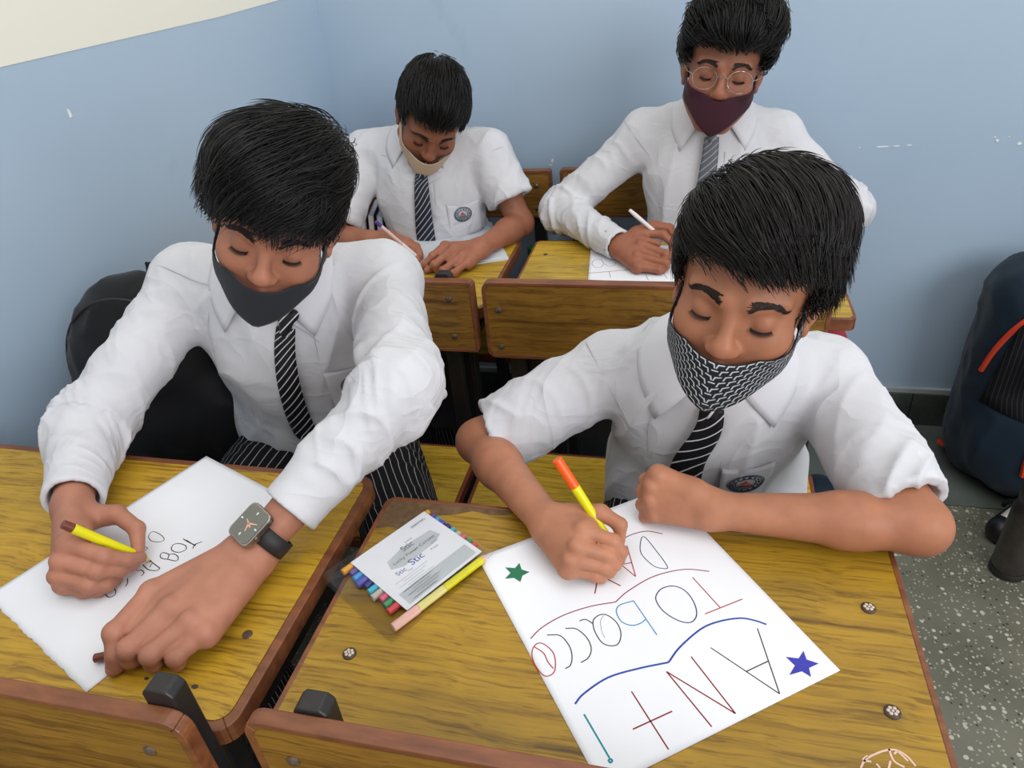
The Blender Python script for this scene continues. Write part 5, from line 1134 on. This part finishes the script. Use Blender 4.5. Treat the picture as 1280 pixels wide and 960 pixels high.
for s, x, y, sz, m in (('Stic', .034, .056, .013, 'black'), ('Lucky Poster Contest', .0455, .054, .0075, 'black'), ('Stic', .060, .062, .015, 'pblue'), ('Stic', .062, .088, .010, 'pblue'), ('Win', .054, .028, .006, 'print'), ('Prizes', .062, .034, .005, 'print'), ('Lucky', .026, .048, .005, 'print'), ('Dear', .068, .078, .004, 'print'), ('Sketch Pens', .012, .020, .005, 'print')):
    print_text(s, x, y, sz, INK[m], rt_, card, zt)
for i in range(9):
    w0 = .073+i*.0042; strokes_obj('print_line', [[tuple((Mp @ Vector((w0, .105-.010*(i % 2), 0)))[:2]), tuple((Mp @ Vector((w0, .055+.006*(i % 3), 0)))[:2])]], INK['pgrey'], card, zt, .0010)
prism('print_panel', [(Wc-.026, .006), (Wc-.026, Lc-.008), (Wc-.004, Lc-.008), (Wc-.004, .006)], zt-.0001, zt, INK['pgrey'], card, 0, Mp)
prism('crown_print', [(.010, .010), (.010, .030), (.0112, .030), (.0112, .010)], zt-.0001, zt, INK['print'], card, 0, Mp)
pcols = [('amber', (236, 168, 24)), ('violet', (104, 78, 160)), ('sky_blue', (60, 160, 220)), ('indigo', (86, 84, 186)), ('navy', (44, 50, 130)), ('cyan', (64, 186, 214)), ('pale_grey', (198, 190, 176)), ('pink', (222, 96, 134)), ('green', (56, 148, 96)), ('red', (214, 70, 76))]
for i, (nm, rgb) in enumerate(pcols):
    m = plain(nm+'_plastic', rgb, 0.3, 0.5); M[nm] = m
    w = .001+i*(Wc-.010)/len(pcols)
    short = 0.004*((i*5) % 3)
    a = at2(-.0075, w, DZ+.0056); b = at2(Lc+.014-short*.6, w, DZ+.0056)
    lab = {'amber': 'amber felt pen, outermost in the pouch', 'pale_grey': 'pale grey felt pen between cyan and pink in the pouch'}.get(nm, nm.replace('_', ' ')+' capped felt pen in the clear pouch')
    pen('felt_pen', a, b, [('end_plug', 0, .07, .0044, .0046, nm), ('barrel', .07, .80, .0042, .0042, 'white_plastic'), ('cap', .80, 1.0, .0050, .0046, nm)], lab, 'felt pens in the pouch')
M['salmon'] = plain('pale_salmon_plastic', (240, 190, 178), 0.3, 0.5); M['pale_yellow'] = plain('pale_yellow_label', (232, 222, 140), 0.4, 0.5)
pen('felt_pen', at2(.002, Wc+.0062, DZ+.0062), at2(Lc+.024, Wc+.0030, DZ+.0062), [('end_plug', 0, .03, .0045, .0048, 'salmon'), ('barrel', .03, .46, .0050, .0050, 'yellow'), ('label_band', .46, .74, .00505, .00505, 'pale_yellow'), ('cap', .74, 1.0, .0058, .0054, 'salmon')], 'yellow felt pen with salmon cap along the right edge of the pouch', 'felt pens in the pouch')
# clipboard with sheets for the back left boy
cl = [np.array(p) for p in CLIP_C]; a, b, c, d = cl[0], cl[1], cl[2], cl[3]; dn = nrm(d-a); rtv = nrm(b-a); rtv = nrm(rtv-(rtv@dn)*dn); wA = .212; hA = .315
co = a; Q = lambda x, y: tuple(co+rtv*x+dn*y)
cb_ = empty('drawing_pad', (float(Q(.1, .15)[0]), float(Q(.1, .15)[1]), DZ), 'grey board under the sheet of the boy with the beige mask', 'pad')
prism('board', [Q(-.004, .05), Q(wA+.006, .05), Q(wA+.006, hA+.008), Q(-.004, hA+.008)], DZ, DZ+.0028, M['paper_grey'], cb_)
gsheet = sheet('grey_sheet', (Q(0, hA), Q(0, 0), Q(wA, 0), Q(wA, hA)), DZ+.0036, M['paper_grey'], 'blank greyish sheet under the resting hand of the boy with the beige mask', 'paper')
strokes_obj('pencil_stroke', [[Q(.07, .15), Q(.12, .14), Q(.17, .10)], [Q(.15, .07), Q(.165, .09), Q(.175, .095)], [Q(.08, .16), Q(.13, .15)]], INK['grey'], gsheet, DZ+.0038, .0022)
# sheets of the boy with glasses
m0, m1, m2 = [np.array(p) for p in MRP_C]; e1 = nrm(m2-m1); e0 = np.array([-e1[1], e1[0]])
st = [sheet('drawing_sheet', (m1+e1*.006*0, m1+e0*.21-e1*.028, m1+e0*.21+e1*.268, m1+e1*.297), DZ+.0022, M['paper'], 'white sheet with circles and red lines under the hand of the boy with glasses', 'paper'),
      sheet('drawing_sheet', (m1+e1*.010-e0*.004, m1+e0*.20-e1*.02, m1+e0*.20+e1*.27, m1+e1*.30-e0*.004), DZ+.0010, M['paper_grey'], 'second sheet peeping out beneath the drawing with circles', 'paper')]
write(CIRCLES, st[0], DZ+.0024, {'*': .0013, 'red': .0018}, {})
# books and bags
def book(x, y, z, w, t, h, mat, label, rot, lean, cover2=None):
    o = empty('book', (x, y, z), label, 'book', 'books beside the back left boy')
    Mx = Matrix.Translation((x, y, z)) @ Matrix.Rotation(rot, 4, 'Z') @ Matrix.Rotation(lean, 4, 'Y')
    box('pages', -t/2+.0015, t/2-.0015, -w/2+.003, w/2-.003, .003, h-.003, M['paper'], o, 0, Mx)
    box('cover', -t/2, -t/2+.0014, -w/2, w/2, 0, h, mat, o, 0, Mx); box('cover', t/2-.0014, t/2, -w/2, w/2, 0, h, mat, o, 0, Mx); box('spine', -t/2, t/2, w/2, w/2+.0012, 0, h, mat, o, 0, Mx)
cv = [plain('book_cover_'+n, c, .4, .5, .1) for n, c in (('dark', (70, 110, 150)), ('grey', (170, 172, 168)), ('brown', (138, 72, 52)), ('blue', (84, 146, 176)), ('pink', (196, 154, 148)))]
for i, (dx, lab, hh) in enumerate(((0, 'blue covered book standing at the left end of the row beside the back left boy', .112), (.020, 'grey book second in the row beside the back left boy', .116), (.042, 'brown edged book in the middle of the row beside the back left boy', .110), (.064, 'light blue covered book in the row beside the back left boy', .108), (.086, 'pinkish book standing nearest the sleeve of the back left boy', .118))):
    book(-.935+dx*1.15, 1.80, .42, .15, .017, hh+.215, cv[i], lab, .25, .10)
# black backpack behind the left boy
def bag(name, prims, mat, label, h=.009, wr=.006, sc_=18):
    s = Sdf(); s.gk[0] = .02
    for p in prims: getattr(s, p[0])(*p[1], **p[2])
    V, F = s.mesh(h); N = s.grad(V); V = V+N*((ridged(V*sc_)-.35)*wr)[:, None]
    r = empty(name, (float(V[:, 0].mean()), float(V[:, 1].mean()), float(V[:, 2].min())), label, 'bag')
    npmesh('bag_body', V, F, mat, r); return r, s
Rz = lambda a: np.array([[math.cos(a), -math.sin(a), 0], [math.sin(a), math.cos(a), 0], [0, 0, 1]])
bk, bs = bag('backpack', [('ell', ((-.985, 1.00, .66), (.170, .105, .235)), dict(R=Rz(.25), k=.03)), ('box', ((-.975, 1.01, .55), (.165, .10, .128)), dict(R=Rz(.25), rd=.06, k=.05)), ('ell', ((-.985, .925, .58), (.115, .05, .12)), dict(R=Rz(.25), k=.02))], M['bag_black'], 'black school backpack leaning on the blue wall behind the boy with the watch')
rod('carry_loop', [(-.99, 1.06, .86), (-.985, 1.06, .888), (-.95, 1.06, .888), (-.945, 1.06, .86)], .006, M['bag_black'], bk)
for q in (0.0, .012):
    ar = np.array([(-.985+.168*math.cos(a)*.93, .90, .66+.225*math.sin(a)*.93) for a in np.linspace(.3, 2.9, 30)]); L2 = bs.cast(ar+np.array([0, -.1-q, 0]), (0, 1, 0), off=.002, far=.4); rod('zip', L2*1.0+np.array([0, 0, -q]), .003, M['strap'], bk, 6)
# navy bag with orange-red trim on the floor by the back wall
nv, ns = bag('school_bag', [('box', ((.965, 1.765, .31), (.235, .125, .31)), dict(R=Rz(-.15), rd=.10, k=.04)), ('ell', ((.91, 1.645, .16), (.17, .08, .15)), dict(R=Rz(-.15), k=.04))], M['bag_navy'], 'navy school bag with orange-red trim on the floor by the back wall')
for pts in ([(.738, 1.5, .35), (.748, 1.5, .42), (.768, 1.5, .49), (.80, 1.5, .54), (.86, 1.5, .575)], [(.845, 1.5, .13), (.842, 1.5, .18), (.85, 1.5, .24)]):
    L2 = ns.cast(smooth_line([np.array(p, float) for p in pts], 8), (0, 1, 0), off=.002, far=.6); rod('trim_piping', L2, .007, M['bag_trim'], nv, 6)
for (x, y, z) in ((.765, 1.835, .022), (.83, 1.665, .058)):
    prism('trim_tab', round_rect(-.030, .030, -.016, .016, .008), 0, .012, M['bag_trim'], nv, .003, Matrix.Translation((x, y, z)) @ Matrix.Rotation(.5, 4, 'Z') @ Matrix.Rotation(.35, 4, 'Y'))
gx = np.array([[(x0+(x1-x0)*t, 1.5, z0+(z1-z0)*t) for t in np.linspace(0, 1, 14)] for x0, z0, x1, z1 in [(.775-.003*q, .525-.028*q, .93, .55-.032*q) for q in range(10)]])
grid_obj('ribbed_panel', ns.cast(gx.reshape(-1, 3), (0, 1, 0), off=.005, far=.4).reshape(gx.shape), M['ribbed'], nv, thick=.003)
# steel bottle
bt = empty('water_bottle', (.782, 1.378, 0), 'dark steel water bottle standing on the terrazzo floor at the right edge', 'bottle')
Mb = Matrix.Translation((.782, 1.378, 0))
lathe('flask', [(0, 0), (.034, 0), (.037, .004), (.037, .19), (.036, .20), (.031, .212), (.031, .218), (0, .218)], M['steel'], bt, 32, Mb)
lathe('lid', [(0, .2185), (.0315, .2185), (.033, .222), (.033, .262), (.030, .268), (0, .269)], M['steel'], bt, 32, Mb)
lathe('base_ring', [(.0372, .002), (.0380, .004), (.0380, .018), (.0372, .020)], M['metal'], bt, 32, Mb)
# pupil in a ribbed skirt, only a foot in view at the right edge
gp = empty('person', (.93, 1.56, 0), 'seated pupil in dark ribbed skirt, white sock and black strap shoe at the right edge', 'person')
gs = Sdf(); gs.gk[0] = .02
for dx, dy in ((0, 0), (.16, .13)):
    gs.cap((.905+dx, 1.575+dy, .075), (.97+dx, 1.56+dy, .30), .033, .047, .02); gs.cap((.97+dx, 1.56+dy, .30), (.995+dx*.6, 1.55+dy, .46), .047, .056, .02); gs.cap((.995+dx*.6, 1.55+dy, .46), (1.36, 1.60+dy*.8, .50), .062, .085, .03); gs.cap((.905+dx, 1.575+dy, .05), (.805+dx, 1.49+dy, .028), .030, .024, .02)
gs.cap((1.36, 1.60, .52), (1.36, 1.73, .52), .10, None, .04); gs.cap((1.37, 1.665, .55), (1.36, 1.665, .95), .10, .12, .06); gs.cap((1.36, 1.665, 1.0), (1.33, 1.665, 1.12), .05, .05, .03); gs.ell((1.30, 1.665, 1.22), (.095, .075, .115), None, .02)
V, F = gs.mesh(.008); npmesh('body', V, F, M['skin'], gp, True, np.tile(np.array(srgb(160, 106, 82)[:3]), (len(V), 1)))
sk = Sdf(); sk.gk[0] = .03; sk.cap((.965, 1.545, .50), (1.36, 1.60, .54), .085, .12, .03); sk.cap((.965, 1.685, .50), (1.36, 1.71, .54), .085, .12, .03); sk.cap((.865, 1.545, .43), (.89, 1.69, .43), .05, None, .04)
V, F = sk.mesh(.008); npmesh('skirt', V, F, M['ribbed'], gp)
sw_ = Sdf(); sw_.gk[0] = .03; sw_.cap((1.37, 1.665, .58), (1.36, 1.665, .95), .115, .125, .05); sw_.cap((1.36, 1.56, 1.0), (1.36, 1.77, 1.0), .06, None, .05); sw_.cap((1.36, 1.55, .99), (1.25, 1.54, .76), .05, .045, .03); sw_.cap((1.36, 1.78, .99), (1.25, 1.79, .76), .05, .045, .03)
V, F = sw_.mesh(.009); npmesh('shirt', V, F, M['shirt'], gp)
hr_ = Sdf(); hr_.gk[0] = .02; hr_.ell((1.315, 1.665, 1.245), (.10, .085, .112), None, .02); hr_.box((1.18, 1.665, 1.19), (.07, .2, .08), None, .01, .01, True)
V, F = hr_.mesh(.007); npmesh('hair', V, F, M['hair'], gp)
for dx, dy in ((0, 0), (.16, .13)):
    s2 = Sdf(); s2.gk[0] = .01; s2.cap((.905+dx, 1.575+dy, .05), (.952+dx, 1.564+dy, .235), .037, .048, .02); s2.cap((.905+dx, 1.575+dy, .048), (.815+dx, 1.50+dy, .032), .034, .029, .02)
    V, F = s2.mesh(.005); npmesh('sock', V, F, M['sock'], gp)
    s3 = Sdf(); s3.gk[0] = .01; s3.cap((.915+dx, 1.583+dy, .036), (.80+dx, 1.487+dy, .026), .040, .036, .01); s3.box((.87+dx, 1.54+dy, .085), (.075, .032, .05), Rz(math.radians(39)), .02, .006, True); s3.box((.85+dx, 1.53+dy, -.05), (.3, .3, .05), None, 0, .004, True)
    V, F = s3.mesh(.004); npmesh('shoe', V, F, M['shoe'], gp)
    rod('shoe_strap', [(.855+dx+.032*math.cos(a)*.62*1.5, 1.533+dy-.032*math.cos(a)*.78*1.5, .040+.036*math.sin(a)) for a in np.linspace(-.1, math.pi+.1, 16)], .006, M['shoe'], gp, 6)
# small things half hidden between the rows
rb, _ = bag('red_bag', [('box', ((.302, 1.43, .515), (.045, .055, .085)), dict(rd=.03, k=.02)), ], M['red_cloth'], 'red cloth bag hanging at the right end of the back row desk', .007)
rod('carry_loop', [(.302, 1.40, .58), (.302, 1.41, .64), (.302, 1.44, .64), (.302, 1.45, .58)], .005, M['red_cloth'], rb)
bb_, _ = bag('cloth_pouch', [('ell', ((.385, 1.575, .035), (.06, .045, .037)), dict(k=.01))], M['bag_navy'], 'small blue pouch on the floor under the bench end', .006)

gb = empty('water_bottle', (-.402, 1.79, .42), 'green plastic bottle standing on the back bench, seen between the two desks', 'bottle'); Mg = Matrix.Translation((-.402, 1.79, .42))
lathe('flask', [(0, 0), (.030, 0), (.033, .004), (.033, .15), (.022, .175), (.014, .185), (.014, .195), (0, .195)], M['green_plastic'], gb, 24, Mg)
lathe('cap', [(0, .1955), (.016, .1955), (.016, .212), (0, .214)], M['green_plastic'], gb, 20, Mg)
